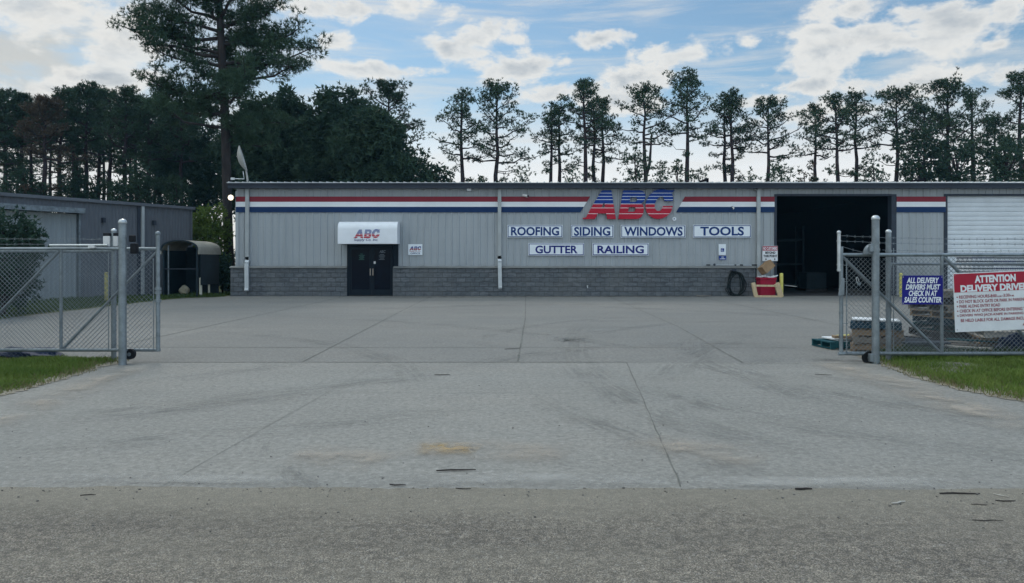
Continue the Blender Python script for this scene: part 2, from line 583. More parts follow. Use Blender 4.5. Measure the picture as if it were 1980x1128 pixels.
        a = nt.math('MULTIPLY', nt.ramp(a, 0, .8 * soft), nt.ramp(b, 0, .5))
        nz = nt.ramp(nt.noise(oc, ns, 6, .7), .35, .68)
        if 'tyre' in name:
            st = nt.noise(nt.mapv(uv, (7, 5, 1)), 1.6, 4, .65)
            nz = nt.math('MULTIPLY', nz, nt.ramp(st, .38, .6))
        al = nt.math('MULTIPLY', nt.math('MULTIPLY', a, nz), strength, clamp=True)
        bs.inputs['Base Color'].default_value = (*col, 1)
        bs.inputs['Roughness'].default_value = .85
        nt.l(al, bs.inputs['Alpha'])
        return m
    M['tyre'] = decal('tyre_rubber_mark', (.105, .108, .102), .34, 1.2)
    M['tyre_soft'] = decal('faint_tyre_mark', (.12, .123, .117), .3, .8)
    M['sawdust'] = decal('sawdust_patch', (.33, .22, .07), 1.1, 8, 1.2)
    M['dust'] = decal('dust_patch', (.36, .32, .27), .7, 1.6, 1.2)
    M['dirt'] = decal('dark_dirt', (.07, .065, .055), .9, 3, 1.2)
    M['pale'] = decal('pale_scuff', (.4, .4, .38), .5, 1.4)


ground_mats()


def block_mat():
    m, nt, bs = new_mat('split_face_block')
    tc = nt.n('ShaderNodeTexCoord').outputs['Object']
    sp = nt.n('ShaderNodeSeparateXYZ')
    nt.l(tc, sp.inputs[0])
    cb = nt.n('ShaderNodeCombineXYZ')
    nt.l(sp.outputs[0], cb.inputs[0])
    nt.l(sp.outputs[2], cb.inputs[1])
    br = nt.n('ShaderNodeTexBrick')
    br.inputs['Color1'].default_value = (.12, .135, .15, 1)
    br.inputs['Color2'].default_value = (.175, .19, .21, 1)
    br.inputs['Mortar'].default_value = (.085, .088, .095, 1)
    br.inputs['Scale'].default_value = 1
    br.inputs['Mortar Size'].default_value = .012
    br.inputs['Brick Width'].default_value = .406
    br.inputs['Row Height'].default_value = .203
    nt.l(cb.outputs[0], br.inputs['Vector'])
    nz = nt.noise(nt.mapv(tc, (.45, 1, 1.3)), 9, 7, .75)
    nb = nt.ramp(nt.noise(tc, .7, 4, .6), .35, .7)
    c = nt.mix(nt.math('MULTIPLY', nt.ramp(nz, .4, .64), .72), br.outputs[0], (.068, .076, .086))
    c = nt.mix(nt.math('MULTIPLY', nb, .3), c, (.2, .2, .195))
    nt.l(c, bs.inputs['Base Color'])
    bs.inputs['Roughness'].default_value = .92
    bs.inputs['Specular IOR Level'].default_value = .15
    b = nt.n('ShaderNodeBump')
    b.inputs['Strength'].default_value = 1.0
    b.inputs['Distance'].default_value = .06
    nt.l(nt.math('ADD', nt.math('MULTIPLY', br.outputs['Fac'], -.8), nz), b.inputs['Height'])
    nt.l(b.outputs[0], bs.inputs['Normal'])
    return m


M['block'] = block_mat()


# ------------------------------------------------------------------ text
def text_part(s, x0, x1, z0, z1, y, m, parent, name='lettering', bold=0.0, shear=0.0, depth=.003, space=1.0, keep=False):
    """lettering as a thin raised mesh, fitted into a box on a sign facing -y (world coordinates)"""
    cu = bpy.data.curves.new('txt', 'FONT')
    cu.body = s
    cu.offset = bold
    cu.shear = shear
    cu.space_character = space
    cu.resolution_u = 3
    ob = bpy.data.objects.new('txt', cu)
    C.objects.link(ob)
    bpy.context.view_layer.update()
    dg = bpy.context.evaluated_depsgraph_get()
    me = bpy.data.meshes.new_from_object(ob.evaluated_get(dg))
    C.objects.unlink(ob)
    bpy.data.objects.remove(ob)
    bpy.data.curves.remove(cu)
    vs = [v.co.copy() for v in me.vertices]
    fs = [tuple(p.vertices) for p in me.polygons]
    bpy.data.meshes.remove(me)
    ax0, ax1 = min(v.x for v in vs), max(v.x for v in vs)
    az0, az1 = min(v.y for v in vs), max(v.y for v in vs)
    kx = (x1 - x0) / (ax1 - ax0)
    kz = (z1 - z0) / (az1 - az0)
    mb = MB()
    mb.add([(x0 + (v.x - ax0) * kx, y - depth, z0 + (v.y - az0) * kz) for v in vs], fs)
    return mb


def merge(mbs):
    o = MB()
    for b in mbs:
        n = len(o.v)
        o.v += b.v
        o.f += [tuple(n + i for i in q) for q in b.f]
        o.m += b.m
    return o


# the block-letter emblem: outlines in units of the emblem's height (0..1 up), slanted to the right
LOGO = {
    'A': dict(out=[(330, 592), (330, 574), (357, 574), (375, 566), (470, 392), (585, 208), (600, 199), (716, 199), (722, 215), (748, 385), (780, 592), (663, 592), (648, 516), (536, 516), (500, 582), (492, 592)],
              hole=[(583, 434), (622, 362), (634, 434)]),
    'B': dict(out=[(812, 592), (845, 400), (877, 207), (886, 199), (1095, 199), (1135, 206), (1166, 226), (1183, 262), (1183, 300), (1172, 335), (1148, 362), (1125, 380), (1145, 398), (1158, 425), (1160, 465), (1152, 515), (1130, 560), (1098, 584), (1060, 592)],
              hole=[(968, 358), (978, 296), (1050, 296), (1066, 305), (1070, 322), (1062, 348), (1042, 360)],
              hole2=[(944, 492), (956, 428), (1030, 428), (1046, 437), (1050, 455), (1040, 480), (1018, 493)]),
    'C': dict(out=[(1555, 412), (1540, 470), (1515, 515), (1470, 555), (1415, 582), (1350, 592), (1290, 580), (1235, 545), (1200, 500), (1184, 440), (1186, 370), (1205, 320), (1240, 262), (1290, 215), (1340, 191), (1400, 182), (1450, 188), (1490, 197), (1578, 198), (1570, 215), (1540, 232), (1552, 265), (1560, 300), (1555, 347), (1440, 347), (1436, 315), (1420, 292), (1395, 285), (1362, 300), (1335, 330), (1310, 385), (1308, 430), (1325, 470), (1355, 484), (1385, 478), (1405, 458), (1425, 415)]),
}
LINES = [239, 284, 328, 386, 441, 520]


def logo_letter(ch, m3, x0, z0, k, y, depth, parent, name='letter', lw=6.0):
    """one emblem letter, real thickness, split into coloured bands at its pinstripes"""
    d = LOGO[ch]

    def tri(polys):
        cu = bpy.data.curves.new('c', 'CURVE')
        cu.dimensions = '2D'
        cu.fill_mode = 'BOTH'
        cu.extrude = depth / 2
        for p in polys:
            sp = cu.splines.new('POLY')
            sp.points.add(len(p) - 1)
            for i, (a, b) in enumerate(p):
                sp.points[i].co = (x0 + (a - 330) * k, z0 + (592 - b) * k, 0, 1)
            sp.use_cyclic_u = True
        ob = bpy.data.objects.new('c', cu)
        C.objects.link(ob)
        bpy.context.view_layer.update()
        me = bpy.data.meshes.new_from_object(ob.evaluated_get(bpy.context.evaluated_depsgraph_get()))
        C.objects.unlink(ob)
        bpy.data.objects.remove(ob)
        bpy.data.curves.remove(cu)
        return me
    me = tri([d[q] for q in ('out', 'hole', 'hole2') if q in d])
    bm = bmesh.new()
    bm.from_mesh(me)
    bpy.data.meshes.remove(me)
    zs = []
    for L in LINES:
        for e in (-lw / 2, lw / 2):
            zs.append(z0 + (592 - L - e) * k)
    for z in zs:
        bmesh.ops.bisect_plane(bm, geom=bm.verts[:] + bm.edges[:] + bm.faces[:], dist=1e-6, plane_co=(0, z, 0), plane_no=(0, 1, 0))
    cut = z0 + (592 - 386) * k
    for f in bm.faces:
        z = f.calc_center_median().y
        idx = 0 if z > cut else 1
        for L in LINES:
            if abs(z - (z0 + (592 - L) * k)) < lw / 2 * k * .98:
                idx = 2
        f.material_index = idx
    o3 = Vector((0, 0, 0))
    p = parent
    while p is not None:
        o3 += Vector(p.location)
        p = p.parent
    for v in bm.verts:
        x, zz, dd = v.co
        v.co = Vector((x, y - depth / 2 - dd, zz)) - o3
    bmesh.ops.recalc_face_normals(bm, faces=bm.faces)
    me = bpy.data.meshes.new(name)
    bm.to_mesh(me)
    bm.free()
    for mm in m3:
        me.materials.append(mm)
    ob = bpy.data.objects.new(name, me)
    C.objects.link(ob)
    ob.parent = parent
    return ob


L3 = [M['logo_blue'], M['logo_red'], M['logo_white']]
LOGO_W, LOGO_H = 1578 - 330, 592 - 182

#@@SPLIT@@
# ------------------------------------------------------------------ camera, sun, sky
def setup_view():
    sc = bpy.context.scene
    cam = bpy.data.cameras.new('camera')
    co = bpy.data.objects.new('camera', cam)
    C.objects.link(co)
    co.location = (0, 0, EYE)
    co.rotation_euler = (PI / 2, 0, 0)
    cam.sensor_width = 36
    cam.lens = 36 * F / 1980
    cam.shift_y = -(564 - HZ) / 1980
    cam.clip_end = 3000
    sc.camera = co
    sc.view_settings.view_transform = 'Standard'
    sc.view_settings.look = 'None'
    sc.view_settings.exposure = EXPOSURE
    sc.view_settings.gamma = 1
    az, el = SUN_AZ, SUN_EL           # azimuth from +y towards +x
    s = bpy.data.lights.new('sun', 'SUN')
    s.energy = SUN_E
    s.angle = math.radians(SUN_ANGLE)
    s.color = (1, .95, .87)
    so = bpy.data.objects.new('sun', s)
    C.objects.link(so)
    d = Vector((math.sin(az) * math.cos(el), math.cos(az) * math.cos(el), math.sin(el)))
    so.rotation_euler = d.to_track_quat('Z', 'Y').to_euler()
    so.location = (0, 0, 30)

    w = bpy.data.worlds.new('World')
    sc.world = w
    w.use_nodes = True
    nt = NT(w.node_tree)
    bg = w.node_tree.nodes['Background']
    sky = nt.n('ShaderNodeTexSky', sky_type='NISHITA')
    sky.sun_disc = False
    sky.sun_elevation = el
    sky.sun_rotation = az
    sky.altitude = 100
    sky.air_density = 1.0
    sky.dust_density = .6
    sky.ozone_density = 2.0
    # clouds laid out by compass direction and elevation
    tc = nt.n('ShaderNodeTexCoord').outputs['Generated']
    sp = nt.n('ShaderNodeSeparateXYZ')
    nt.l(tc, sp.inputs[0])
    X, Y, Z = sp.outputs
    AZ = nt.math('ARCTAN2', X, Y)
    EL = nt.math('ARCSINE', Z)
    cb = nt.n('ShaderNodeCombineXYZ')
    nt.l(AZ, cb.inputs[0])
    nt.l(EL, cb.inputs[1])
    P = cb.outputs[0]
    n1 = nt.noise(nt.mapv(P, (1, 1.7, 1)), 9, 8, .62, .3)
    n2 = nt.noise(nt.mapv(P, (1, 1.7, 1), loc=(3.1, 1.7, 0)), 24, 6, .6)
    n3 = nt.noise(nt.mapv(P, (1, 1.7, 1), loc=(0, .035, 0)), 9, 8, .62, .3)      # the same cloud field a little higher: lit tops, grey undersides
    streak = nt.noise(nt.mapv(P, (1.0, 9, 1), (0, 0, -.13)), 4, 7, .62, .4)
    puff = nt.math('ADD', nt.math('MULTIPLY', nt.math('SUBTRACT', n1, .5), 4.2), nt.math('MULTIPLY', nt.math('SUBTRACT', n2, .5), 1.5))

    def blob(px, py, rx, ry):
        x, z = (px - CX) / F, (HZ - py) / F
        a = math.atan(x)
        e = math.atan(z / math.sqrt(1 + x * x))
        ka = 1 / (1 + x * x)
        ke = 1 / math.sqrt(1 + x * x)
        u = nt.math('MULTIPLY', nt.math('SUBTRACT', AZ, a), F / (rx * ka))
        v = nt.math('MULTIPLY', nt.math('SUBTRACT', EL, e), F / (ry * ke))
        r = nt.math('SQRT', nt.math('ADD', nt.math('MULTIPLY', u, u), nt.math('MULTIPLY', v, v)))
        return nt.math('SUBTRACT', 1.0, nt.math('MULTIPLY', r, .95)), v
    dens = None
    for b in CLOUDS:
        d_, v_ = blob(*b)
        dens = d_ if dens is None else nt.math('MAXIMUM', dens, d_)
    body = nt.math('ADD', dens, puff)
    # a broken field of cloud over the rest of the sky, out of the photograph's view
    field = nt.math('ADD', nt.math('MULTIPLY', nt.math('SUBTRACT', nt.noise(tc, 2.6, 7, .6), .52), 4.0), -.1)
    away = nt.ramp(nt.math('ADD', nt.math('MULTIPLY', nt.math('ABSOLUTE', AZ), 1.0), nt.math('MULTIPLY', EL, .9)), .75, 1.1)
    body = nt.math('MAXIMUM', body, nt.math('ADD', field, nt.math('MULTIPLY', nt.math('SUBTRACT', away, 1.0), 6)))
    cov = nt.ramp(body, -.08, .55)
    core = nt.ramp(nt.math('SUBTRACT', body, nt.math('MULTIPLY', nt.math('SUBTRACT', n3, .5), 2.2)), .38, 1.7)
    wisp = nt.math('MULTIPLY', nt.ramp(streak, .42, .75), .7)
    low = nt.ramp(EL, .235, .1)       # bright milky air low over the trees
    warm = nt.ramp(AZ, -.18, -.6)     # thicker veil of cloud on that side
    veil = nt.math('MULTIPLY', nt.math('MULTIPLY', warm, .9), nt.ramp(nt.noise(nt.mapv(P, (1, 2.6, 1)), 5, 6, .6, .3), .36, .56))
    skyc = nt.n('ShaderNodeMix', data_type='RGBA', blend_type='MULTIPLY')
    skyc.inputs[0].default_value = 1
    nt.l(sky.outputs[0], skyc.inputs[6])
    skyc.inputs[7].default_value = (*SKY_TINT, 1)
    c = nt.mix(nt.math('MULTIPLY', low, .8), skyc.outputs[2], HORIZON)
    c = nt.mix(wisp, c, tuple(x * .93 for x in CLOUD_W))
    c = nt.mix(veil, c, VEIL)
    shade = nt.mix(core, CLOUD_W, CLOUD_G)
    shade = nt.mix(nt.math('MULTIPLY', nt.ramp(n2, .4, .65), .25), shade, CLOUD_W)
    c = nt.mix(nt.math('MULTIPLY', cov, .9), c, shade)
    # gain added to unseen sky overhead and behind, to light ground and facade
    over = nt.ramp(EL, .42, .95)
    c = nt.mix(over, c, nt.mix(1.0, c, OVERHEAD_GAIN, 'MULTIPLY'))
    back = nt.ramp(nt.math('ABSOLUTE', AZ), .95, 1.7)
    c = nt.mix(back, c, nt.mix(1.0, c, BACKSKY_GAIN, 'MULTIPLY'))
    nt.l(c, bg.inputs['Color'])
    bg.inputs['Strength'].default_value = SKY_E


EXPOSURE = 0.0
SUN_AZ, SUN_EL, SUN_E, SUN_ANGLE = math.radians(-22), math.radians(48), 1.0, 14
SKY_E = .1
SKY_TINT = (.86, 1.0, .97)
HORIZON = (9.9, 9.6, 9.5)
CLOUD_W = (8.3, 8.25, 7.95)
CLOUD_G = (4.0, 4.5, 5.0)
VEIL = (6.2, 6.2, 5.9)
OVERHEAD_GAIN = (2.6, 2.5, 2.3)
BACKSKY_GAIN = (1.4, 1.55, 1.65)
CLOUDS = [(905, 72, 100, 40), (860, 85, 50, 30), (985, 78, 40, 16), (1020, 128, 95, 42), (1330, 106, 100, 28), (1235, 150, 105, 34),
          (1090, 180, 110, 25), (1590, 112, 120, 48), (1690, 82, 135, 46), (1840, 42, 165, 60), (1960, 20, 90, 70), (1650, 20, 70, 30),
          (1560, 165, 90, 20), (1780, 158, 190, 30), (1950, 140, 130, 36), (1480, 195, 80, 16), (1445, 82, 24, 15), (1165, 75, 60, 18),
          (790, 12, 50, 24), (640, 76, 55, 18), (690, 132, 130, 16), (640, 15, 140, 26), (1600, 215, 160, 26), (100, 170, 120, 24),
          (60, 20, 200, 60), (230, 60, 100, 60), (200, 150, 120, 24), (1590, 60, 40, 14), (1930, 88, 50, 16), (1180, 200, 100, 22)]
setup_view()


# ------------------------------------------------------------------ ground
def sheet(name, pts, z, m, kind='structure'):
    me = bpy.data.meshes.new(name)
    me.from_pydata([(x, y, z) for x, y in pts], [], [tuple(range(len(pts)))])
    me.materials.append(m)
    o = bpy.data.objects.new(name, me)
    C.objects.link(o)
    bm = bmesh.new()
    bm.from_mesh(me)
    bmesh.ops.triangulate(bm, faces=bm.faces)
    for f in bm.faces:
        if f.normal.z < 0:
            f.normal_flip()
    bm.to_mesh(me)
    bm.free()
    o['kind'] = kind
    return o


def wobble(pts, step, amp, seed):
    """subdivide an outline and roughen it"""
    r = random.Random(seed)
    out = []
    n = len(pts)
    for i in range(n):
        a, b = Vector(pts[i]), Vector(pts[(i + 1) % n])
        k = max(1, int((b - a).length / step))
        d = (b - a).normalized()
        nn = Vector((-d.y, d.x))
        for j in range(k):
            p = a.lerp(b, j / k)
            if j:
                p = p + nn * r.uniform(-amp, amp)
            out.append((p.x, p.y))
    return out


sheet('ground', [(-150, -60), (150, -60), (150, 200), (-150, 200)], -.03, M['soil'])
sheet('driveway', [(-7.2, 4.6), (7.0, 4.6), (7.0, 11.5), (-7.2, 11.5)], 0, M['drive'])
sheet('yard', [(-13.9, 11.5), (36, 11.5), (36, 32.42), (-12.3, 32.42), (-13.9, 30.6)], 0, M['yard'])
# the road's frayed edge lies over the concrete
r0 = random.Random(3)
edge = [(x * .06 - 20, 5.17 + .02 * math.sin(x * .05) + .012 * math.sin(x * .31) + r0.uniform(-.018, .018) - max(0, (x * .06 - 21)) * .02) for x in range(0, 680)]
sheet('road', [(-40, -14), (41.4, -14), (41.4, 5.1)] + edge[::-1] + [(-40, 5.17)], .005, M['asphalt'])

DZ = [.0045]


def strip(name, pts, width, m, z=None):
    pts = [Vector((p[0], p[1])) for p in pts]
    # smooth the path
    q = []
    n = len(pts)
    for i in range(n - 1):
        p0, p1, p2, p3 = pts[max(i - 1, 0)], pts[i], pts[i + 1], pts[min(i + 2, n - 1)]
        for k in range(8):
            t = k / 8
            q.append(.5 * ((2 * p1) + (p2 - p0) * t + (2 * p0 - 5 * p1 + 4 * p2 - p3) * t * t + (3 * p1 - p0 - 3 * p2 + p3) * t ** 3))
    q.append(pts[-1])
    vs, fs, uv = [], [], []
    if z is None:
        DZ[0] += .0004
        z = DZ[0]
    for i, p in enumerate(q):
        d = (q[min(i + 1, len(q) - 1)] - q[max(i - 1, 0)]).normalized()
        nn = Vector((-d.y, d.x)) * width / 2
        vs += [(p.x - nn.x, p.y - nn.y, z), (p.x + nn.x, p.y + nn.y, z)]
    for i in range(len(q) - 1):
        fs.append((2 * i, 2 * i + 1, 2 * i + 3, 2 * i + 2))
    me = bpy.data.meshes.new(name)
    me.from_pydata(vs, [], fs)
    ul = me.uv_layers.new(name='UVMap')
    for lp in me.loops:
        vi = lp.vertex_index
        ul.data[lp.index].uv = (vi % 2, (vi // 2) / (len(q) - 1))
    me.materials.append(m)
    bm = bmesh.new()
    bm.from_mesh(me)
    for f in bm.faces:
        f.normal_update()
        if f.normal.z < 0:
            f.normal_flip()
    bm.to_mesh(me)
    bm.free()
    o = bpy.data.objects.new(name, me)
    C.objects.link(o)
    o['kind'] = 'structure'
    return o


def joints():
    rr = random.Random(11)
    mb = MB()

    def line(a, b, w):
        nonlocal mb
        a, b = Vector(a), Vector(b)
        n = max(2, int((b - a).length / .25))
        d = (b - a).normalized()
        nn = Vector((-d.y, d.x))
        prev = None
        for i in range(n + 1):
            p = a.lerp(b, i / n) + nn * rr.uniform(-.006, .006)
            ww = w * rr.uniform(.6, 1.15) / 2
            cur = (p + nn * ww, p - nn * ww)
            if prev:
                mb.add([(prev[0].x, prev[0].y, .004), (prev[1].x, prev[1].y, .004), (cur[1].x, cur[1].y, .004), (cur[0].x, cur[0].y, .004)], [(0, 1, 2, 3)])
            prev = cur
    line((-5.9, 11.5), (1.75, 11.5), .035)
    line((1.75, 11.46), (5.6, 11.36), .018)
    line((-7.5, 13.46), (5.0, 13.4), .022)
    line((-3.27, 11.53), (-3.42, 22.5), .03)
    line((-3.42, 22.5), (-3.5, 32.3), .03)
    line((.09, 11.53), (.36, 20), .036)
    line((.36, 20), (.6, 32.3), .03)
    line((3.57, 11.45), (3.95, 17.5), .032)
    line((3.95, 17.5), (4.2, 32.3), .024)
    line((-7.3, 13.6), (-7.2, 32.3), .03)
    line((7.9, 11.6), (8.0, 32.3), .03)
    line((11.9, 11.6), (12.0, 32.3), .03)
    line((1.78, 11.45), (1.19, 5.2), .014)
    line((-13.8, 22), (20, 22), .02)
    line((-13.8, 27.5), (20, 27.5), .02)
    line((-13.8, 17.4), (20, 17.4), .016)
    line((-12.2, 31.4), (34, 31.4), .025)
    tag(mb.build('pavement_joints', M['joint']), kind='structure')
    mb = MB()
    line((-2.05, 11.45), (-2.47, 5.2), .006)
    line((-3.2, 8.87), (1.3, 8.85), .01)
    tag(mb.build('pavement_joints', M['joint_faint']), kind='structure')

    def P(*l):
        return [tuple(gd(*p)[:2]) for p in l]
    arcs = [
        ([(1345, 640), (1335, 672), (1370, 705), (1480, 735), (1640, 765), (1820, 800), (2060, 850)], .5, 'tyre'),
        ([(1225, 715), (1290, 760), (1420, 800), (1640, 838), (1900, 872), (2100, 900)], .45, 'tyre_soft'),
        ([(1130, 720), (1230, 790), (1380, 840), (1600, 880)], .4, 'tyre_soft'),
        ([(1060, 640), (1090, 660), (1180, 640), (1330, 625), (1500, 620)], .35, 'tyre_soft'),
        ([(960, 672), (930, 660), (980, 640), (1100, 622), (1250, 612)], .25, 'tyre'),
        ([(880, 720), (700, 740), (450, 770), (200, 800), (-100, 840)], .5, 'tyre_soft'),
        ([(820, 730), (600, 760), (350, 795), (0, 835)], .35, 'tyre_soft'),
        ([(640, 690), (450, 720), (250, 745), (0, 790)], .45, 'tyre_soft'),
        ([(900, 790), (650, 820), (300, 850), (0, 880)], .4, 'tyre_soft'),
        ([(1500, 690), (1440, 720), (1520, 760), (1700, 800)], .35, 'tyre_soft'),
        ([(1100, 590), (1300, 600), (1500, 610), (1600, 625)], .6, 'tyre_soft'),
        ([(500, 610), (800, 625), (1100, 655), (1300, 690)], .4, 'tyre_soft'),
        ([(1000, 760), (1180, 830), (1400, 900), (1500, 935)], .35, 'tyre_soft'),
        ([(1500, 720), (1700, 745), (1900, 790)], .3, 'tyre_soft'),
        ([(540, 900), (560, 925), (600, 955)], .13, 'tyre'),
        ([(562, 905), (585, 925), (625, 945)], .09, 'tyre'),
        ([(525, 850), (515, 868), (520, 890)], .09, 'tyre'),
        ([(1480, 640), (1380, 670), (1300, 720), (1330, 780), (1480, 850)], .45, 'tyre_soft'),
        ([(1650, 690), (1450, 665), (1200, 670), (1000, 690), (850, 730)], .4, 'tyre_soft'),
        ([(1180, 600), (1120, 640), (1110, 690), (1180, 750), (1350, 820), (1600, 900)], .5, 'tyre_soft'),
        ([(400, 640), (600, 660), (760, 700), (820, 760)], .4, 'tyre_soft'),
        ([(700, 600), (900, 592), (1200, 588), (1500, 592)], .9, 'tyre_soft'),
    ]
    for pts, w, k in arcs:
        strip('tyre_mark', P(*pts), w * 1.7, M[k])
    strip('sawdust_patch', P((805, 869), (860, 869), (930, 872)), .5, M['sawdust'])
    strip('sand_patch', P((780, 862), (960, 872), (1120, 880)), .9, M['dust'])
    strip('sand_patch', P((1230, 850), (1330, 870), (1500, 890)), .9, M['dust'])
    strip('sand_patch', P((560, 880), (640, 885), (760, 900)), .8, M['dust'])
    strip('sand_patch', P((1560, 700), (1640, 712), (1740, 745), (1900, 800), (2050, 850)), 1.1, M['dust'])
    strip('sand_patch', P((250, 712), (210, 728), (60, 790), (-100, 850)), .8, M['dust'])
    strip('scuff_patch', P((700, 935), (1000, 930), (1500, 935), (2000, 938)), .35, M['pale'])
    strip('scuff_patch', P((0, 930), (300, 928), (640, 935)), .3, M['pale'])
    strip('dirt_patch', P((640, 575), (900, 575), (1200, 574), (1450, 575)), 1.0, M['dirt'])
    strip('dirt_patch', P((1560, 697), (1640, 698), (1700, 702)), .25, M['dirt'])


joints()

# verges: turf on soil with frayed sandy edges
left_poly = [(-6.02, 11.5), (-6.1, 11.0), (-5.98, 10.2), (-5.95, 9.4), (-5.98, 8.4), (-6.1, 7.0), (-6.5, 6.0), (-7.6, 5.35), (-30, 5.3), (-30, 11.9), (-6.3, 11.9)]
right_poly = [(5.62, 11.4), (5.55, 10.9), (5.42, 10.0), (5.46, 9.2), (5.62, 8.5), (5.85, 7.8), (6.3, 6.8), (7.2, 5.9), (8.4, 5.3), (32, 5.25), (32, 12.5), (5.75, 12.5)]
sheet('verge_soil', wobble(left_poly, .07, .05, 5), .007, M['soil_pale'])
sheet('verge_soil', wobble(right_poly, .07, .06, 6), .007, M['soil_pale'])
inner_l = [(-6.28, 11.6), (-6.25, 10.2), (-6.24, 9.3), (-6.3, 8.6), (-6.6, 7.2), (-7.6, 6.2), (-30, 6.1), (-30, 11.8), (-6.35, 11.8)]
inner_r = [(5.78, 11.3), (5.78, 10.4), (5.85, 9.7), (6.15, 8.9), (6.5, 8.0), (7.4, 6.8), (32, 6.5), (32, 12.3), (5.9, 12.3)]
sheet('verge_turf', wobble(inner_l, .12, .06, 8), .0115, M['turf'])
sheet('verge_turf', wobble(inner_r, .12, .06, 9), .0115, M['turf'])
yardgrass = [(-13.75, 12.5), (-13.75, 29.5), (-13.5, 30.6), (-12.5, 31.2), (-12.25, 33.2), (-12.25, 60), (-60, 60), (-60, 12.5)]
sheet('yard_soil', wobble(yardgrass, .3, .06, 12), .008, M['turf'])
grav = [tuple(gd(*p)[:2]) for p in [(1756, 711), (1790, 703), (1850, 701.5), (1930, 706), (1915, 718), (1868, 725), (1835, 723), (1790, 717)]]
grr = random.Random(9)
gm = MB()
gxs, gys = [p[0] for p in grav], [p[1] for p in grav]
gc = (sum(gxs) / len(gxs), sum(gys) / len(gys))
for _ in range(1100):
    a, q = grr.uniform(0, 2 * PI), math.sqrt(grr.random()) * grr.uniform(.8, 1.12)
    k = grr.randrange(len(grav))
    p0, p1 = grav[k], grav[(k + 1) % len(grav)]
    f = grr.random()
    ex, ey = p0[0] + (p1[0] - p0[0]) * f, p0[1] + (p1[1] - p0[1]) * f
    gx_, gy_ = gc[0] + (ex - gc[0]) * q, gc[1] + (ey - gc[1]) * q
    r_ = grr.uniform(.008, .02)
    gm.ball((gx_, gy_, .012 + .05 * (1 - min(1, q)) + r_ * .3), r_, seg=5, rings=3, sx=grr.uniform(.7, 1.4), sy=grr.uniform(.7, 1.4), sz=.7)
tag(gm.build('gravel', M['gravel'], None, origin=(gc[0], gc[1], 0)), kind='stuff')


def in_poly(x, y, poly):
    ins = np.zeros(len(x), bool)
    n = len(poly)
    j = n - 1
    for i in range(n):
        xi, yi = poly[i]
        xj, yj = poly[j]
        c = ((yi > y) != (yj > y)) & (x < (xj - xi) * (y - yi) / (yj - yi + 1e-12) + xi)
        ins ^= c
        j = i
    return ins


def edge_dist(x, y, poly):
    d = np.full(len(x), 1e9)
    n = len(poly)
    for i in range(n):
        ax, ay = poly[i]
        bx, by = poly[(i + 1) % n]
        L2 = (bx - ax) ** 2 + (by - ay) ** 2
        t = np.clip(((x - ax) * (bx - ax) + (y - ay) * (by - ay)) / L2, 0, 1)
        d = np.minimum(d, np.hypot(x - ax - t * (bx - ax), y - ay - t * (by - ay)))
    return d


def grass(name, poly, box, n, h, w, m, seed, soft=.35, hole=None, z=.015, clump=1.0):
    rg = np.random.default_rng(seed)
    x = rg.uniform(box[0], box[1], n)
    y = rg.uniform(box[2], box[3], n)
    k = in_poly(x, y, poly)
    d = edge_dist(x, y, poly)
    patch = .5 + .5 * np.sin(x * 3.1 + 1.7 * np.sin(y * 2.3)) * np.sin(y * 2.7 + 1.3 * np.sin(x * 1.9))
    k &= rg.uniform(0, 1, n) < np.clip(d / soft, .04, 1) * (.25 + .75 * patch * clump)
    if hole is not None:
        k &= ~in_poly(x, y, hole)
    x, y, d, patch = x[k], y[k], d[k], patch[k]
    n = len(x)
    a = rg.uniform(0, 2 * PI, n)
    hh = h * rg.uniform(.45, 1.25, n) * np.clip(.45 + d / soft * .6, .35, 1) * (.65 + .55 * patch)
    ln = hh * rg.uniform(.2, .9, n)
    b = rg.uniform(0, 2 * PI, n)
    ww = w * rg.uniform(.6, 1.3, n) / 2
    V = np.zeros((n, 5, 3))
    V[:, 0] = np.stack([x + np.cos(a) * ww, y + np.sin(a) * ww, np.full(n, z)], 1)
    V[:, 1] = np.stack([x - np.cos(a) * ww, y - np.sin(a) * ww, np.full(n, z)], 1)
    mx, my = x + np.cos(b) * ln * .35, y + np.sin(b) * ln * .35
    V[:, 2] = np.stack([mx + np.cos(a) * ww * .8, my + np.sin(a) * ww * .8, z + hh * .62], 1)
    V[:, 3] = np.stack([mx - np.cos(a) * ww * .8, my - np.sin(a) * ww * .8, z + hh * .62], 1)
    V[:, 4] = np.stack([x + np.cos(b) * ln, y + np.sin(b) * ln, z + hh], 1)
    i = np.arange(n)[:, None] * 5
    T = np.concatenate([i + [[0, 1, 3]], i + [[0, 3, 2]], i + [[2, 3, 4]]], 0)
    return tag(np_mesh(name, V.reshape(-1, 3), T, m), kind='stuff')


def grow(poly, d):
    c = Vector((sum(p[0] for p in poly) / len(poly), sum(p[1] for p in poly) / len(poly)))
    return [tuple(c + (Vector(p) - c) * (1 + d / (Vector(p) - c).length)) for p in poly]


grass('grass', grow(left_poly, .12), (-10.5, -5.75, 7.4, 12.0), 26000, .05, .011, M['grass_dry'], 11, .25)
grass('grass', grow(right_poly, .12), (5.1, 10.5, 7.2, 11.75), 30000, .055, .011, M['grass_dry'], 12, .25, hole=grav)
grass('grass', left_poly, (-10.5, -5.9, 7.4, 11.9), 90000, .085, .011, M['grass_blade'], 1, .5)
grass('grass', right_poly, (5.3, 10.5, 7.2, 11.75), 95000, .095, .011, M['grass_blade'], 2, .42)
grass('grass', [(5.75, 11.5), (13, 11.5), (13, 12.6), (5.95, 12.6)], (5.7, 12, 11.4, 12.6), 16000, .15, .012, M['weed'], 3, .3)
grass('grass', yardgrass, (-17.5, -12.2, 16, 34), 60000, .12, .03, M['grass_far'], 4, .3)


# ------------------------------------------------------------------ the warehouse
WY = 32.5
WK = WY / F


def wx(px):
    return (px - CX) * WK


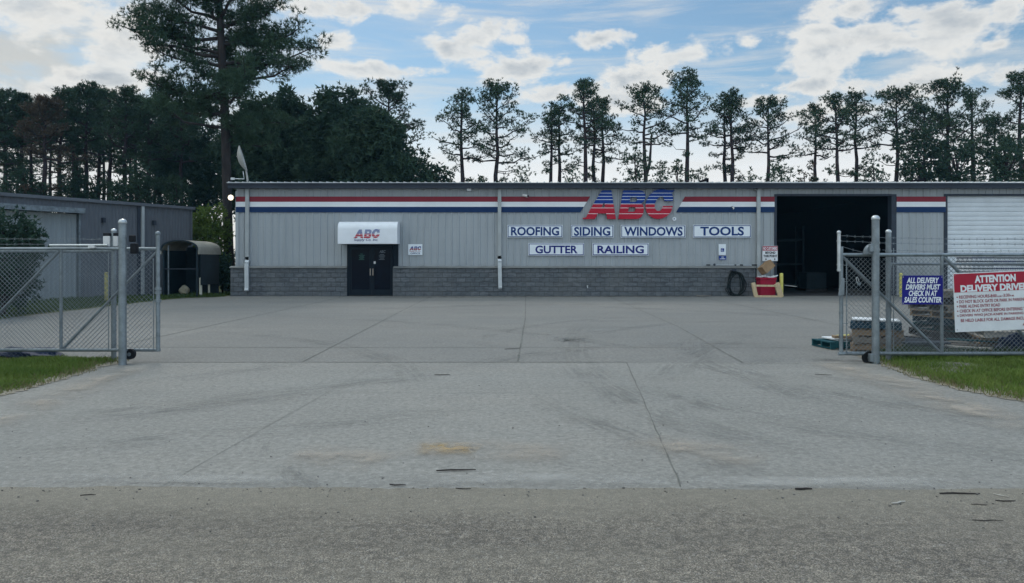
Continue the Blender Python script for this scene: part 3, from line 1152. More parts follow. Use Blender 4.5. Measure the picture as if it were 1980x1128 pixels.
def wz(py):
    return EYE + (HZ - py) * WK


def ribbed(mb, x0, x1, z0, z1, y, pitch=.305, h=.03, a=.022, b=.045, off=0.0):
    xs = [(x0, 0.0)]
    k0 = math.ceil((x0 - off + b) / pitch)
    k = k0
    while off + k * pitch + b < x1:
        c = off + k * pitch
        xs += [(c - b, 0), (c - a, -h), (c + a, -h), (c + b, 0)]
        k += 1
    xs.append((x1, 0.0))
    vs = []
    for x, d in xs:
        vs += [(x, y + d, z0), (x, y + d, z1)]
    mb.add(vs, [(2 * i, 2 * i + 2, 2 * i + 3, 2 * i + 1) for i in range(len(xs) - 1)])


wh = thing('warehouse', 'long low warehouse clad in pale grey ribbed metal with red, white and navy stripes', 'building', (0, WY, 0))
XL, XR = -12.1, 34.0
DX0, DX1 = wx(672), wx(765)
BX0, BX1, BZ = wx(1500), wx(1732), wz(378)
RX0, RX1 = wx(1829), wx(2066)
CE = wx(1464)
mb = MB()
for a in ((XL, DX0, 1.25, 4.95), (DX0, DX1, 2.28, 4.95), (DX1, CE, 1.25, 4.95), (CE, BX0, .02, 4.95), (BX0, BX1, BZ, 4.95),
          (BX1, RX0, .02, 4.95), (RX0, RX1, BZ, 4.95), (RX1, XR, .02, 4.95)):
    ribbed(mb, *a, WY, off=.1)
mb.box(XL, XL + .05, WY + .002, 52, 0, 5.0)
mb.box(XR - .05, XR, WY + .002, 52, 0, 5.0)
mb.box(XL + .05, XR - .05, 51.9, 51.95, 0, 5.0)
mb.box(XL - .04, XL + .1, WY - .045, WY - .034, 1.3, 4.6)          # corner trim
mb.build('wall', M['clad'], wh)
mb = MB()
mb.box(XL - .22, DX0 - .005, WY - .14, WY + .05, 0, 1.22)
mb.box(DX1 - .1, CE - .12, WY - .14, WY + .05, 0, 1.22)
mb.build('block_base', M['block'], wh)
mb = MB()
for a, b in ((XL - .25, DX0 - .002), (DX1 - .07, CE - .09)):
    mb.add([(a, WY - .2, 1.222), (b, WY - .2, 1.222), (b, WY - .2, 1.255), (a, WY - .2, 1.255), (a, WY - .034, 1.31), (b, WY - .034, 1.31), (a, WY - .034, 1.222), (b, WY - .034, 1.222)],
           [(0, 1, 2, 3), (3, 2, 5, 4), (0, 3, 4, 6), (1, 7, 5, 2), (0, 6, 7, 1)])
mb.build('ledge', M['trim_grey'], wh)
# roof with raised seams, fascia under it
mb = MB()
y0r = 32.12
mb.add([(XL - .3, y0r, 4.945), (XR, y0r, 4.945), (XR, 42.2, 5.55), (XL - .3, 42.2, 5.55), (XL - .3, 52.3, 4.945), (XR, 52.3, 4.945)], [(0, 1, 2, 3), (3, 2, 5, 4)])
mb.add([(XL - .3, y0r, 4.925), (XR, y0r, 4.925), (XR, 42.2, 5.53), (XL - .3, 42.2, 5.53), (XL - .3, 52.3, 4.925), (XR, 52.3, 4.925)], [(3, 2, 1, 0), (4, 5, 2, 3)])
mb.add([(XL - .3, y0r, 4.925), (XR, y0r, 4.925), (XR, y0r, 4.945), (XL - .3, y0r, 4.945)], [(0, 1, 2, 3)])
x = XL - .22
while x < XR:
    mb.add([(x - .035, y0r - .002, 4.944), (x - .015, y0r - .002, 4.985), (x + .015, y0r - .002, 4.985), (x + .035, y0r - .002, 4.944),
            (x - .035, 42.2, 5.549), (x - .015, 42.2, 5.59), (x + .015, 42.2, 5.59), (x + .035, 42.2, 5.549)],
           [(0, 1, 2, 3), (0, 4, 5, 1), (1, 5, 6, 2), (2, 6, 7, 3)])
    x += .305
mb.build('roof', M['roofmetal'], wh)
mb = MB()
mb.box(XL - .26, XR, 32.16, 32.3, 4.70, 4.922)
mb.box(XL - .26, XR, 32.302, WY - .033, 4.86, 4.922)
mb.build('fascia', M['trim_dark'], wh)
mb = MB()
mb.box(XL - .26, XR, 32.12, 32.16, 4.86, 4.918)
mb.build('gutter', M['trim_dark'], wh)
# stripes: flat painted boards on the ribs, their ends cut on a slant beside the letters
ZS = [wz(380.6), wz(390.8), wz(400.4), wz(411)]


def slant(px_top, px_bot, z):
    t = (wz(380.6) - z) / (wz(380.6) - wz(411))
    return wx(px_top + (px_bot - px_top) * t)


for i, (mn, cn) in enumerate((('red_stripe', 'red'), ('white_stripe', 'white'), ('blue_stripe', 'navy'))):
    zt, zb = ZS[i], ZS[i + 1]
    for seg in (0, 1, 2):
        if seg == 0:
            poly = [(XL - .02, zb), (slant(1141, 1122, zb), zb), (slant(1141, 1122, zt), zt), (XL - .02, zt)]
        elif seg == 1:
            poly = [(slant(1324, 1307, zb), zb), (BX0, zb), (BX0, zt), (slant(1324, 1307, zt), zt)]
        else:
            poly = [(BX1 + .02, zb), (RX0 - .04, zb), (RX0 - .04, zt), (BX1 + .02, zt)]
        m_ = MB()
        m_.prism(poly, WY - .05, WY - .034)
        o = m_.build('stripe', M[mn], wh)
        o['label'] = cn + ' painted stripe along the metal wall'
# downspouts


def downspout(px, ytop, ymid, ybot, kick):
    x = wx(px)
    m_ = MB()
    m_.box(x - .075, x + .075, WY - .16, WY - .036, wz(ymid), wz(ytop))
    zz = wz(ytop)
    for zb_ in (wz(ymid) + .6, wz(ymid) + 1.7, wz(ymid) + 2.6):
        if zb_ < zz:
            m_.box(x - .09, x + .09, WY - .165, WY - .034, zb_, zb_ + .03)
    o = m_.build('downspout', M['downspout'], wh)
    if kick is not None:
        m_ = MB()
        pts = [(x, WY - .1, wz(ymid) + .18), (x, WY - .1, wz(ymid) + .02), (x + kick * .3, WY - .22, wz(ymid) - .1), (x + kick, WY - .25, .35), (x + kick, WY - .3, wz(ybot))]
        for a, b in zip(pts[:-1], pts[1:]):
            m_.bar(a, b, .16, .12)
        m_.build('downspout_outlet', M['downspout_pale'], o)
    return o


downspout(480, 356, 505, 562, 0.03)
downspout(966, 366, 503, 554, 0.03)
downspout(1465, 358, 570, 570, None)
# bay opening: jambs and head trim, roller doors
mb = MB()
mb.box(BX0 - .07, BX0 + .03, WY - .052, WY + .2, .02, BZ + .05)
mb.box(BX1 - .2, BX1 + .02, WY - .03, WY + .3, .02, BZ + .05)
mb.box(BX0 + .03, BX1 - .2, WY - .04, WY + .2, BZ - .03, BZ + .06)
mb.build('bay_frame', M['trim_dark'], wh)
mb = MB()
mb.box(RX0 - .1, RX0 + .05, WY - .04, WY + .2, .02, BZ + .06)
mb.box(RX1 - .05, RX1 + .1, WY - .04, WY + .2, .02, BZ + .06)
mb.box(RX0 + .05, RX1 - .05, WY - .04, WY + .2, BZ - .02, BZ + .06)
mb.build('bay_frame', M['trim_dark'], wh)


def slat_door(mb, x0, x1, z0, z1, y, pitch=.205):
    z = z0
    while z < z1 - .001:
        t = min(z + pitch, z1)
        prof = [(0, z), (-.02, z + .02), (-.028, (z + t) / 2), (-.02, t - .03), (.012, t - .012)]
        for (d0, a), (d1, b) in zip(prof, prof[1:] + [(0, t)]):
            mb.add([(x0, y + d0, a), (x1, y + d0, a), (x1, y + d1, b), (x0, y + d1, b)], [(0, 1, 2, 3)])
        z = t


mb = MB()
slat_door(mb, RX0 + .05, RX1 - .05, .02, BZ - .02, WY + .12)
mb.build('roller_door', M['roller_white'], wh)
# inside: floor and lining, dark colour standing in for shade
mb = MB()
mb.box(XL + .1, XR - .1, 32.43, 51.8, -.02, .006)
mb.build('interior_floor', M['shaded_floor'], wh)
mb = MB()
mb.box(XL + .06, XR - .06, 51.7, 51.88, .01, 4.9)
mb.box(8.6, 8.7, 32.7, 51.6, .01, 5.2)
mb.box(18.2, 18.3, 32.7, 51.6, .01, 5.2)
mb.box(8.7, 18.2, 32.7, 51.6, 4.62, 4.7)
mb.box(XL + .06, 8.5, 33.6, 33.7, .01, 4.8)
mb.build('shade_lining', M['dark'], wh)

# entrance: double glass door and its frame
mb = MB()
mb.box(DX0 + .002, DX0 + .1, WY - .1, WY + .1, 0, 2.27)
mb.box(DX1 - .12, DX1 - .105, WY - .15, WY + .1, 0, 2.27)
mb.box(DX1 - .105, DX1 + .12, WY - .05, WY + .1, 1.3, 2.27)
mb.box(DX0 + .1, DX1 - .12, WY - .1, WY + .1, 2.16, 2.27)
mb.box(DX0 + .1, DX1 - .12, WY - .02, WY + .1, 0, .03)
mb.build('door_frame', M['door_frame'], wh)
dm = wx(719.5)
for side, (a, b) in enumerate(((DX0 + .1, dm - .004), (dm + .004, DX1 - .12))):
    m_ = MB()
    yf = WY - .07
    st = .1
    m_.box(a, a + st, yf, yf + .06, .04, 2.15)
    m_.box(b - st, b, yf, yf + .06, .04, 2.15)
    m_.box(a + st, b - st, yf, yf + .06, 2.04, 2.15)
    m_.box(a + st, b - st, yf, yf + .06, .04, .28)
    d = m_.build('door', M['door_frame'], wh)
    m_ = MB()
    m_.box(a + st - .01, b - st + .01, yf + .02, yf + .035, .27, 2.05)
    m_.build('pane', M['glass'], d)
    m_ = MB()
    hx = (b - .055) if side == 0 else (a + .055)
    m_.tube([(hx, yf - .05, .9), (hx, yf - .05, 1.2)], .022, 8)
    m_.tube([(hx, yf - .05, .93), (hx, yf, .93)], .012, 6)
    m_.tube([(hx, yf - .05, 1.17), (hx, yf, 1.17)], .012, 6)
    m_.build('handle', M['brass'], d)
    yd = yf + .018
    lg = []
    if side == 0:
        for k, (p0, p1, q) in enumerate(((697, 702, 491.5), (694, 706, 494), (696, 704, 496.2), (695, 705, 498.4), (696, 703, 500.4), (694, 705, 502.2))):
            m_ = MB()
            m_.box(wx(p0), wx(p1), yd - .002, yd, wz(q) - .012, wz(q) + .012)
            lg.append(m_)
        merge(lg).build('decal', M['decal_green'], d)
    else:
        t = text_part('ABC', wx(734), wx(746), wz(489.5), wz(484), yd, None, None, bold=.03, shear=.25)
        for k, (p0, p1, q) in enumerate(((735, 743, 492.5), (733, 745, 495), (734, 744, 497.2), (735, 743, 499.6), (733, 744, 502))):
            m_ = MB()
            m_.box(wx(p0), wx(p1), yd - .002, yd, wz(q) - .01, wz(q) + .01)
            lg.append(m_)
        merge([t] + lg).build('decal', M['decal'], d)
        m_ = MB()
        m_.box(wx(723.2), wx(727), yf - .004, yf - .001, wz(510.5), wz(505.5))
        m_.build('notice', M['plastic_white'], d)

# awning over the entrance
mb = MB()
ax0, ax1 = wx(653) + .18, wx(770.5) - .02
prof = [(WY - .036, 3.235), (WY - .45, 3.235), (WY - .62, 3.2), (WY - .73, 3.12), (WY - .8, 3.0), (WY - .815, 2.9), (WY - .815, 2.27), (WY - .036, 2.27)]
ax0 = (653 - CX) * (WY - .815) / F
ax1 = (768 - CX) * (WY - .815) / F
n = len(prof)
mb.add([(ax0, y, z) for y, z in prof] + [(ax1, y, z) for y, z in prof],
       [(i, i + 1, n + i + 1, n + i) for i in range(n - 1)] + [tuple(range(n)), tuple(range(2 * n - 1, n - 1, -1))])
aw = mb.build('awning', M['awning'], wh, smooth=True)
ay = WY - .815
ak = ay / F
lx0 = (683.5 - CX) * ak
lk = 51.5 * ak / LOGO_W
for ch in 'ABC':
    logo_letter(ch, L3, lx0, EYE + (HZ - 460.6) * ak, lk, ay - .001, .006, aw, 'letter', lw=14)
t = text_part('Supply Co. Inc.', (684.5 - CX) * ak, (731 - CX) * ak, EYE + (HZ - 467.6) * ak, EYE + (HZ - 461.6) * ak, ay - .001, None, None, bold=.015, shear=.2)
t.build('lettering', M['sign_blue'], aw)

# things fixed to the front of the warehouse ---------------------------------
lg = thing('letter_sign', 'huge raised letters A, B, C in blue and red with white pinstripes', 'sign', (wx(1216), WY, 3.37))
k3 = 32.4 / F / 7.05
for ch in 'ABC':
    logo_letter(ch, L3, (1126.8 - CX) * 32.4 / F, EYE + (HZ - 423.97) * 32.4 / F, k3, WY - .05, .1, lg)
mb = MB()
rc = at(1304, 423.5, 32.44)
mb.tube([(rc.x, WY - .06, rc.z), (rc.x, WY - .04, rc.z)], .085, 20)
rg_ = mb.build('registered_mark', M['logo_white'], lg)
text_part('R', rc.x - .03, rc.x + .035, rc.z - .04, rc.z + .04, WY - .061, None, None, bold=.02).build('lettering', M['sign_blue'], rg_)


def ring(mb, x0, x1, z0, z1, y0, y1, w):
    mb.box(x0, x1, y0, y1, z0, z0 + w)
    mb.box(x0, x1, y0, y1, z1 - w, z1)
    mb.box(x0, x0 + w, y0, y1, z0 + w, z1 - w)
    mb.box(x1 - w, x1, y0, y1, z0 + w, z1 - w)


def word_sign(s, px, tx, label, mtext):
    y = WY - .06
    k = (y - .02) / F
    X = lambda p: (p - CX) * k
    Z = lambda p: EYE + (HZ - p) * k
    t = thing('word_sign', label, 'sign', ((X(px[0]) + X(px[1])) / 2, WY, Z(px[3])), 0, 'product signs on the warehouse wall')
    m_ = MB()
    m_.box(X(px[0]), X(px[1]), y - .02, y + .024, Z(px[3]), Z(px[2]))
    b = m_.build('board', M['board'], t, bevel=.006)
    m_ = MB()
    i = .022
    ring(m_, X(px[0]) + i, X(px[1]) - i, Z(px[3]) + i, Z(px[2]) - i, y - .023, y - .0205, .03)
    m_.build('border', mtext, t)
    text_part(s, X(tx[0]), X(tx[1]), Z(tx[3]), Z(tx[2]), y - .021, None, None, bold=.03).build('lettering', mtext, t)


word_sign('ROOFING', (981, 1088, 435.5, 459.5), (988, 1081, 439, 456), 'white sign reading ROOFING on the warehouse wall', M['sign_blue'])
word_sign('SIDING', (1104, 1186.5, 435.5, 459.5), (1110, 1180, 439, 456.5), 'white sign reading SIDING, the narrowest of the word signs', M['sign_blue'])
word_sign('WINDOWS', (1200.5, 1325.5, 435.5, 460), (1207, 1320, 439, 456.5), 'white sign reading WINDOWS under the huge letters', M['sign_blue'])
word_sign('TOOLS', (1340, 1452.5, 435, 460), (1354, 1438.5, 438.5, 456), 'white sign reading TOOLS near the open loading bay', M['sign_blue'])
word_sign('GUTTER', (1021.5, 1129.5, 470.5, 494.5), (1035, 1117, 475, 490.5), 'white sign reading GUTTER in the lower row', M['sign_blue2'])
word_sign('RAILING', (1145.5, 1254.5, 470.5, 494.5), (1155, 1245, 475, 490.5), 'white sign reading RAILING in the lower row', M['sign_blue2'])

# office plate
y = WY - .05
t = thing('office_sign', 'small white plate reading OFFICE beside the entrance awning', 'sign', (wx(803), WY, wz(494)))
m_ = MB()
m_.box(wx(789.5), wx(817), y, y + .018, wz(493.5), wz(472.5))
m_.build('board', M['board'], t, bevel=.004)
for ch in 'ABC':
    logo_letter(ch, [M['logo_blue'], M['sign_text_red'], M['logo_white']], wx(791.5), wz(484.3), (wx(815) - wx(791.5)) / LOGO_W, y - .001, .003, t, lw=5)
text_part('Supply Co. Inc.', wx(792), wx(814), wz(487.4), wz(485.2), y - .001, None, None, bold=.02, shear=.2).build('lettering', M['sign_text_red'], t)
text_part('OFFICE', wx(794), wx(812.5), wz(491.8), wz(488.6), y - .001, None, None, bold=.02).build('lettering', M['sign_blue'], t)

# accessible parking plates
t = thing('accessible_parking_sign', 'pale plate with a small blue wheelchair symbol above the hose', 'sign', (wx(1396), WY, wz(493.5)))
m_ = MB()
m_.box(wx(1389), wx(1403), y, y + .014, wz(493.5), wz(472.5))
m_.build('board', M['board'], t, bevel=.004)
m_ = MB()
m_.box(wx(1393), wx(1399.6), y - .003, y - .001, wz(487.3), wz(480.5))
sq = m_.build('symbol_panel', M['logo_blue'], t)
m_ = MB()
cx_, cz_ = wx(1396), wz(484.6)
m_.tube([(cx_ + .03 * math.cos(a) - .006, y - .005, cz_ + .032 * math.sin(a) - .004) for a in [math.radians(g) for g in range(100, 381, 20)]], .0065, 6)
m_.tube([(cx_ - .012, y - .005, cz_ + .048), (cx_ - .01, y - .005, cz_ + .005), (cx_ + .026, y - .005, cz_ + .003), (cx_ + .04, y - .005, cz_ - .038)], .008, 6)
m_.ball((cx_ - .012, y - .005, cz_ + .062), .013, seg=8, rings=6)
m_.build('wheelchair_symbol', M['logo_white'], t)
t = thing('parking_plate', 'small blue plate under the wheelchair sign', 'sign', (wx(1396.5), WY, wz(503)))
m_ = MB()
m_.box(wx(1389.5), wx(1403.5), y, y + .012, wz(502.8), wz(495.2))
m_.build('board', M['logo_blue'], t, bevel=.003)
text_part('VAN', wx(1394), wx(1399), wz(498.4), wz(496.4), y - .001, None, None, bold=.03).build('lettering', M['logo_white'], t)
text_part('ACCESSIBLE', wx(1391), wx(1402), wz(501.6), wz(499.6), y - .001, None, None, bold=.03).build('lettering', M['logo_white'], t)

# no-customers plate
t = thing('warning_sign', 'white and red plate reading NO CUSTOMERS BEYOND THIS POINT by the bay', 'sign', (wx(1488), WY, wz(505)))
yk = WY - .08
m_ = MB()
m_.box(wx(1473), wx(1502.5), yk, yk + .025, wz(505), wz(476))
m_.build('board', M['sign_white'], t, bevel=.004)
m_ = MB()
m_.box(wx(1473.4), wx(1502.1), yk - .003, yk - .0005, wz(485), wz(476.5))
hd = m_.build('header', M['sign_red'], t)
text_part('NO CUSTOMERS', wx(1474.6), wx(1501.2), wz(483.6), wz(478.0), yk - .004, None, None, bold=.03).build('lettering', M['logo_white'], hd)
l1 = text_part('BEYOND', wx(1478.5), wx(1498), wz(491.4), wz(486.6), yk - .001, None, None, bold=.045)
l2 = text_part('THIS POINT', wx(1474.8), wx(1501.6), wz(497.8), wz(493), yk - .001, None, None, bold=.045)
for px in (1479.8, 1496.8):
    c = wx(px)
    ar = MB()
    ar.prism([(c - .012, wz(499.2)), (c - .012, wz(501.2)), (c - .04, wz(501.2)), (c, wz(503.6)), (c + .04, wz(501.2)), (c + .012, wz(501.2)), (c + .012, wz(499.2))], yk - .004, yk - .001)
    ar.build('arrow', M['ink'], t)
l1.build('lettering', M['ink'], t)
l2.build('lettering', M['ink'], t)

# junction box with stub pipes, cameras, speaker box, corner floodlight
t = thing('junction_box', 'pale square box with two stub pipes each side, under the eave', 'electrical box', (wx(907), WY, wz(370)))
m_ = MB()
m_.box(wx(903), wx(911.3), WY - .17, WY - .033, wz(370.3), wz(362.8))
m_.build('housing', M['sign_white'], t, bevel=.008)
for q in (364.2, 369):
    for a, b in ((894, 903), (911.3, 921)):
        m_ = MB()
        m_.tube([(wx(a), WY - .08, wz(q)), (wx(b), WY - .08, wz(q))], .016, 6)
        m_.build('pipe', M['galv_light'], t)
t = thing('security_camera', 'small white bullet camera on the red stripe left of the huge letters', 'camera', (wx(1016), WY, wz(380)))
m_ = MB()
m_.tube([(wx(1011), WY - .12, wz(378.2)), (wx(1019.5), WY - .3, wz(380.6))], .055, 10)
m_.build('housing', M['plastic_white'], t, smooth=True)
m_ = MB()
m_.tube([(wx(1014), WY - .04, wz(379.2)), (wx(1014), WY - .15, wz(379.2))], .03, 8)
m_.build('bracket', M['ink'], t)
m_ = MB()
m_.ball((wx(1020.5), WY - .3, wz(380.4)), .045, seg=8, rings=6)
m_.build('lens', M['ink'], t)
t = thing('security_camera', 'tiny pale camera on the navy stripe above the TOOLS sign', 'camera', (wx(1416), WY, wz(405)))
m_ = MB()
m_.tube([(wx(1415), WY - .07, wz(401)), (wx(1417.5), WY - .12, wz(402.6)), (wx(1416), WY - .14, wz(405))], .028, 8)
m_.build('housing', M['plastic_white'], t, smooth=True)
m_ = MB()
m_.tube([(wx(1415), WY - .05, wz(401)), (wx(1415), WY - .08, wz(401))], .04, 10)
m_.build('mount', M['ink'], t)
t = thing('speaker_box', 'square pale box with a round grille beside the downspout near the loading bay', 'speaker', (wx(1460.5), WY, wz(369)))
m_ = MB()
m_.box(wx(1456.5), wx(1464), WY - .16, WY - .033, wz(369.3), wz(359.5))
m_.build('housing', M['trim_grey'], t, bevel=.01)
m_ = MB()
m_.tube([(wx(1460.3), WY - .168, wz(364.5)), (wx(1460.3), WY - .158, wz(364.5))], .05, 14)
m_.build('grille', M['trim_dark'], t)
t = thing('floodlight', 'lit round floodlight at the corner of the warehouse', 'lamp', (wx(455), WY, wz(390)))
m_ = MB()
m_.tube([(wx(457), WY - .02, wz(383)), (wx(454), WY - .2, wz(383)), (wx(452), WY - .32, wz(383.5))], [.03, .05, .13], 12)
m_.build('housing', M['trim_dark'], t, smooth=True)
m_ = MB()
m_.ball((wx(451.8), WY - .33, wz(383.6)), .125, seg=14, rings=8, sy=.55)
m_.build('lens', M['lamp'], t, smooth=True)
t = thing('hose_bib', 'tiny bright tap on the grey block base under the RAILING sign', 'tap', (wx(1135), WY - .14, wz(556)))
m_ = MB()
m_.tube([(wx(1135), WY - .14, wz(554)), (wx(1135), WY - .24, wz(554)), (wx(1135), WY - .26, wz(556.5))], .022, 8)
m_.build('spout', M['galv_light'], t)
m_ = MB()
m_.ball((wx(1135), WY - .2, wz(552.2)), .035, seg=8, rings=6, sz=.4)
m_.build('valve_handle', M['plastic_white'], t)

# satellite dish seen nearly edge-on behind the eave
sd = thing('satellite_dish', 'grey dish seen edge-on, leaning above the roof corner', 'satellite dish', at(476, 350, 33.2))
m_ = MB()
pa, pb = at(463, 284, 33.2), at(479, 338, 33.2)
ax = (pb - pa).normalized()
mid = pa.lerp(pb, .42)
nrm = Vector((.93, .22, .12))
nrm = (nrm - ax * nrm.dot(ax)).normalized()
sd2 = ax.cross(nrm)
L = (pb - pa).length * .46
rows = []
for i in range(9):
    rr = i / 8
    row = []
    for j in range(24):
        a = 2 * PI * j / 24
        row.append(mid + ax * math.cos(a) * rr * L + sd2 * math.sin(a) * rr * L * .75 + nrm * (-.22 + .22 * rr * rr))
    rows.append(row)
vs = [p for r_ in rows for p in r_]
m_.add(vs, [(i * 24 + j, i * 24 + (j + 1) % 24, (i + 1) * 24 + (j + 1) % 24, (i + 1) * 24 + j) for i in range(8) for j in range(24)])
do = m_.build('reflector', M['dish'], sd, smooth=True)
sm = do.modifiers.new('Solid', 'SOLIDIFY')
sm.thickness = .03
m_ = MB()
base = at(478, 352, 33.2)
m_.tube([base - Vector((0, 0, .2)), base + Vector((.02, 0, .1)), pb.lerp(pa, .25)], .04, 8)
m_.tube([base, mid.lerp(pb, .5)], .025, 6)
m_.build('mast', M['dish'], sd)
m_ = MB()
pc = at(450, 346, 33.0)
m_.tube([pc, base + Vector((-.1, -.1, .12)), mid.lerp(pb, .75) - nrm * .15], .022, 6)
m_.obox(pc, (.16, .1, .1), .2)
m_.build('feed_arm', M['galv_light'], sd)

# things by the bay door
hz = thing('coiled_hose', 'black hose coiled in loops on the block wall beside the bay', 'hose', (wx(1419), WY - .25, 0))
m_ = MB()
rr = random.Random(5)
for k in range(6):
    cx_, cz_ = wx(1419 + rr.uniform(-3, 3)), wz(549 + rr.uniform(-2, 2))
    ra, rb = rr.uniform(.24, .38), rr.uniform(.48, .55)
    yy = WY - .2 - .028 * k
    m_.tube([(cx_ + ra * math.cos(a) * (1 + .1 * math.sin(2 * a + k)), yy + .02 * math.sin(a), cz_ + rb * math.sin(a)) for a in [2 * PI * i / 28 for i in range(29)]], .02, 6, caps=False)
m_.tube([(wx(1422), WY - .32, wz(526)), (wx(1408), WY - .33, wz(540)), (wx(1399), WY - .34, wz(560)), (wx(1404), WY - .4, .06), (wx(1420), WY - .42, .025), (wx(1433), WY - .4, .03)], .02, 6)
m_.build('hose', M['hose'], hz, smooth=True)
m_ = MB()
m_.bar((wx(1414), WY - .14, wz(524)), (wx(1414), WY - .4, wz(523)), .2, .03)
m_.bar((wx(1414), WY - .395, wz(524)), (wx(1414), WY - .4, wz(520)), .2, .02)
m_.build('hook', M['trim_dark'], hz)

mp = thing('tool_pole', 'long pale pole with dark grips lying along the wall ledge', 'pole', (wx(1413), WY - .12, wz(512)))
m_ = MB()
m_.tube([(wx(1381), WY - .12, wz(512.2)), (wx(1452), WY - .12, wz(513.4))], .016, 8)
m_.build('shaft', M['galv_light'], mp)
for a, b in ((1364.5, 1372), (1418.5, 1422), (1429, 1435), (1452, 1462)):
    m_ = MB()
    z_ = wz(512.6)
    m_.tube([(wx(a), WY - .12, z_), (wx(b), WY - .12, z_ - .004)], .026, 8)
    m_.build('grip', M['rubber'], mp)
m_ = MB()
m_.ball((wx(1380), WY - .12, wz(512)), .055, seg=10, rings=6, sy=.6)
m_.build('end_knob', M['trim_dark'], mp)

bn = thing('plastic_tub', 'red plastic tub standing by the bay door', 'tub', (wx(1481), WY - .55, 0))
m_ = MB()
a0, a1, b0, b1 = (1465.5 - CX) * .02235, (1496 - CX) * .02235, WY - .85, WY - .3
zt = .84


def taper(mb, x0, x1, y0, y1, z0, z1, t):
    cx_, cy_ = (x0 + x1) / 2, (y0 + y1) / 2
    lo = [(cx_ + (x - cx_) * t, cy_ + (y - cy_) * t, z0) for x, y in ((x0, y0), (x1, y0), (x1, y1), (x0, y1))]
    hi = [(x, y, z1) for x, y in ((x0, y0), (x1, y0), (x1, y1), (x0, y1))]
    mb.add(lo + hi, [(3, 2, 1, 0), (4, 5, 6, 7), (0, 1, 5, 4), (1, 2, 6, 5), (2, 3, 7, 6), (3, 0, 4, 7)])


taper(m_, a0, a1, b0, b1, .005, zt - .1, .93)
m_.build('body', M['bin_red'], bn, bevel=.02)
m_ = MB()
m_.box(a0 - .02, a1 + .02, b0 - .02, b1 + .02, zt - .1, zt - .02)
m_.build('rim', M['bin_red'], bn, bevel=.015)
m_ = MB()
for k in range(8):
    m_.obox((a0 + .08 + k * .08, (b0 + b1) / 2 + rr.uniform(-.2, .1), zt + rr.uniform(-.005, .04)), (rr.uniform(.1, .25), .2, .03), Matrix.Rotation(rr.uniform(-.4, .4), 3, 'Y') @ Matrix.Rotation(rr.uniform(0, 3), 3, 'Z'))
o = m_.build('scrap_paper', M['paper'], None, origin=((a0 + a1) / 2, WY - .55, zt))
tag(o, 'crumpled pale scraps heaped in the top of the red tub', 'scrap')
bx = thing('cardboard_box', 'brown cardboard box tipped on its corner on the red tub', 'box', at(1481, 522, WY - .5))
m_ = MB()
R = Matrix.Rotation(math.radians(-38), 3, 'Y') @ Matrix.Rotation(.3, 3, 'Z')
c = at(1481.5, 521.5, WY - .5) + Vector((0, 0, .1))
m_.obox(c, (.56, .4, .34), R)
m_.build('carton', M['card'], bx)
m_ = MB()
m_.obox(c + R @ Vector((.28 + .07, -.03, -.12)), (.15, .38, .012), R @ Matrix.Rotation(.5, 3, 'Y'))
m_.obox(c + R @ Vector((.284, 0, 0)), (.008, .38, .32), R)
m_.build('flap', M['card_dark'], bx)

pf = thing('broken_pallet', 'pale new-wood pallet frame stood on edge in front of the red tub', 'pallet', (wx(1484), WY - 1.1, 0))
YP = WY - 1.15
P_ = lambda a, b: tuple(at(a, b, YP))
m_ = MB()
m_.bar(P_(1456, 547), P_(1462, 575), .16, .1, up=(0, 1, 0))
m_.build('post', M['wood_new'], pf)
m_ = MB()
m_.bar(Vector(P_(1502, 549)), Vector(P_(1510, 574)), .22, .1, up=(0, 1, 0))
m_.bar(Vector(P_(1507, 547)) + Vector((0, .25, 0)), Vector(P_(1514, 571)) + Vector((0, .25, 0)), .14, .06, up=(0, 1, 0))
m_.build('post', M['wood_new'], pf)
m_ = MB()
m_.bar(Vector(P_(1461, 552.5)) + Vector((0, -.06, 0)), Vector(P_(1502, 553)) + Vector((0, -.06, 0)), .03, .08)
m_.build('rail', M['wood_new'], pf)
m_ = MB()
m_.bar(Vector(P_(1458, 573.2)) + Vector((0, -.08, 0)), Vector(P_(1511, 574)) + Vector((0, -.08, 0)), .03, .1)
m_.build('rail', M['wood_new'], pf)
for px, lab, yy in ((1511, 'yellow bollard beside the broken pallet at the left side of the bay', WY - .75), (1742, 'yellow bollard beside the bay seen through the gate mesh', WY - .6)):
    b = thing('bollard', lab, 'bollard', ((px - CX) * yy / F, yy, 0))
    m_ = MB()
    m_.tube([(b.location.x, yy, 0), (b.location.x, yy, .98)], .075, 14)
    m_.build('post', M['yellow'], b, smooth=True)
    m_ = MB()
    m_.ball((b.location.x, yy, .98), .075, zmin=0, sz=.5, seg=14, rings=4)
    m_.build('cap', M['yellow'], b, smooth=True)
o = MB()
o.obox(tuple(gd(1361, 573.5) + Vector((0, 0, .03))), (.62, .18, .03), .1)
o.obox(tuple(gd(1352, 572.5) + Vector((0, 0, .055))), (.3, .1, .02), .5)
tag(o.build('scrap_board', M['wood_grey'], None, origin=tuple(gd(1361, 573.5))), 'weathered board lying on the concrete left of the hose', 'board')

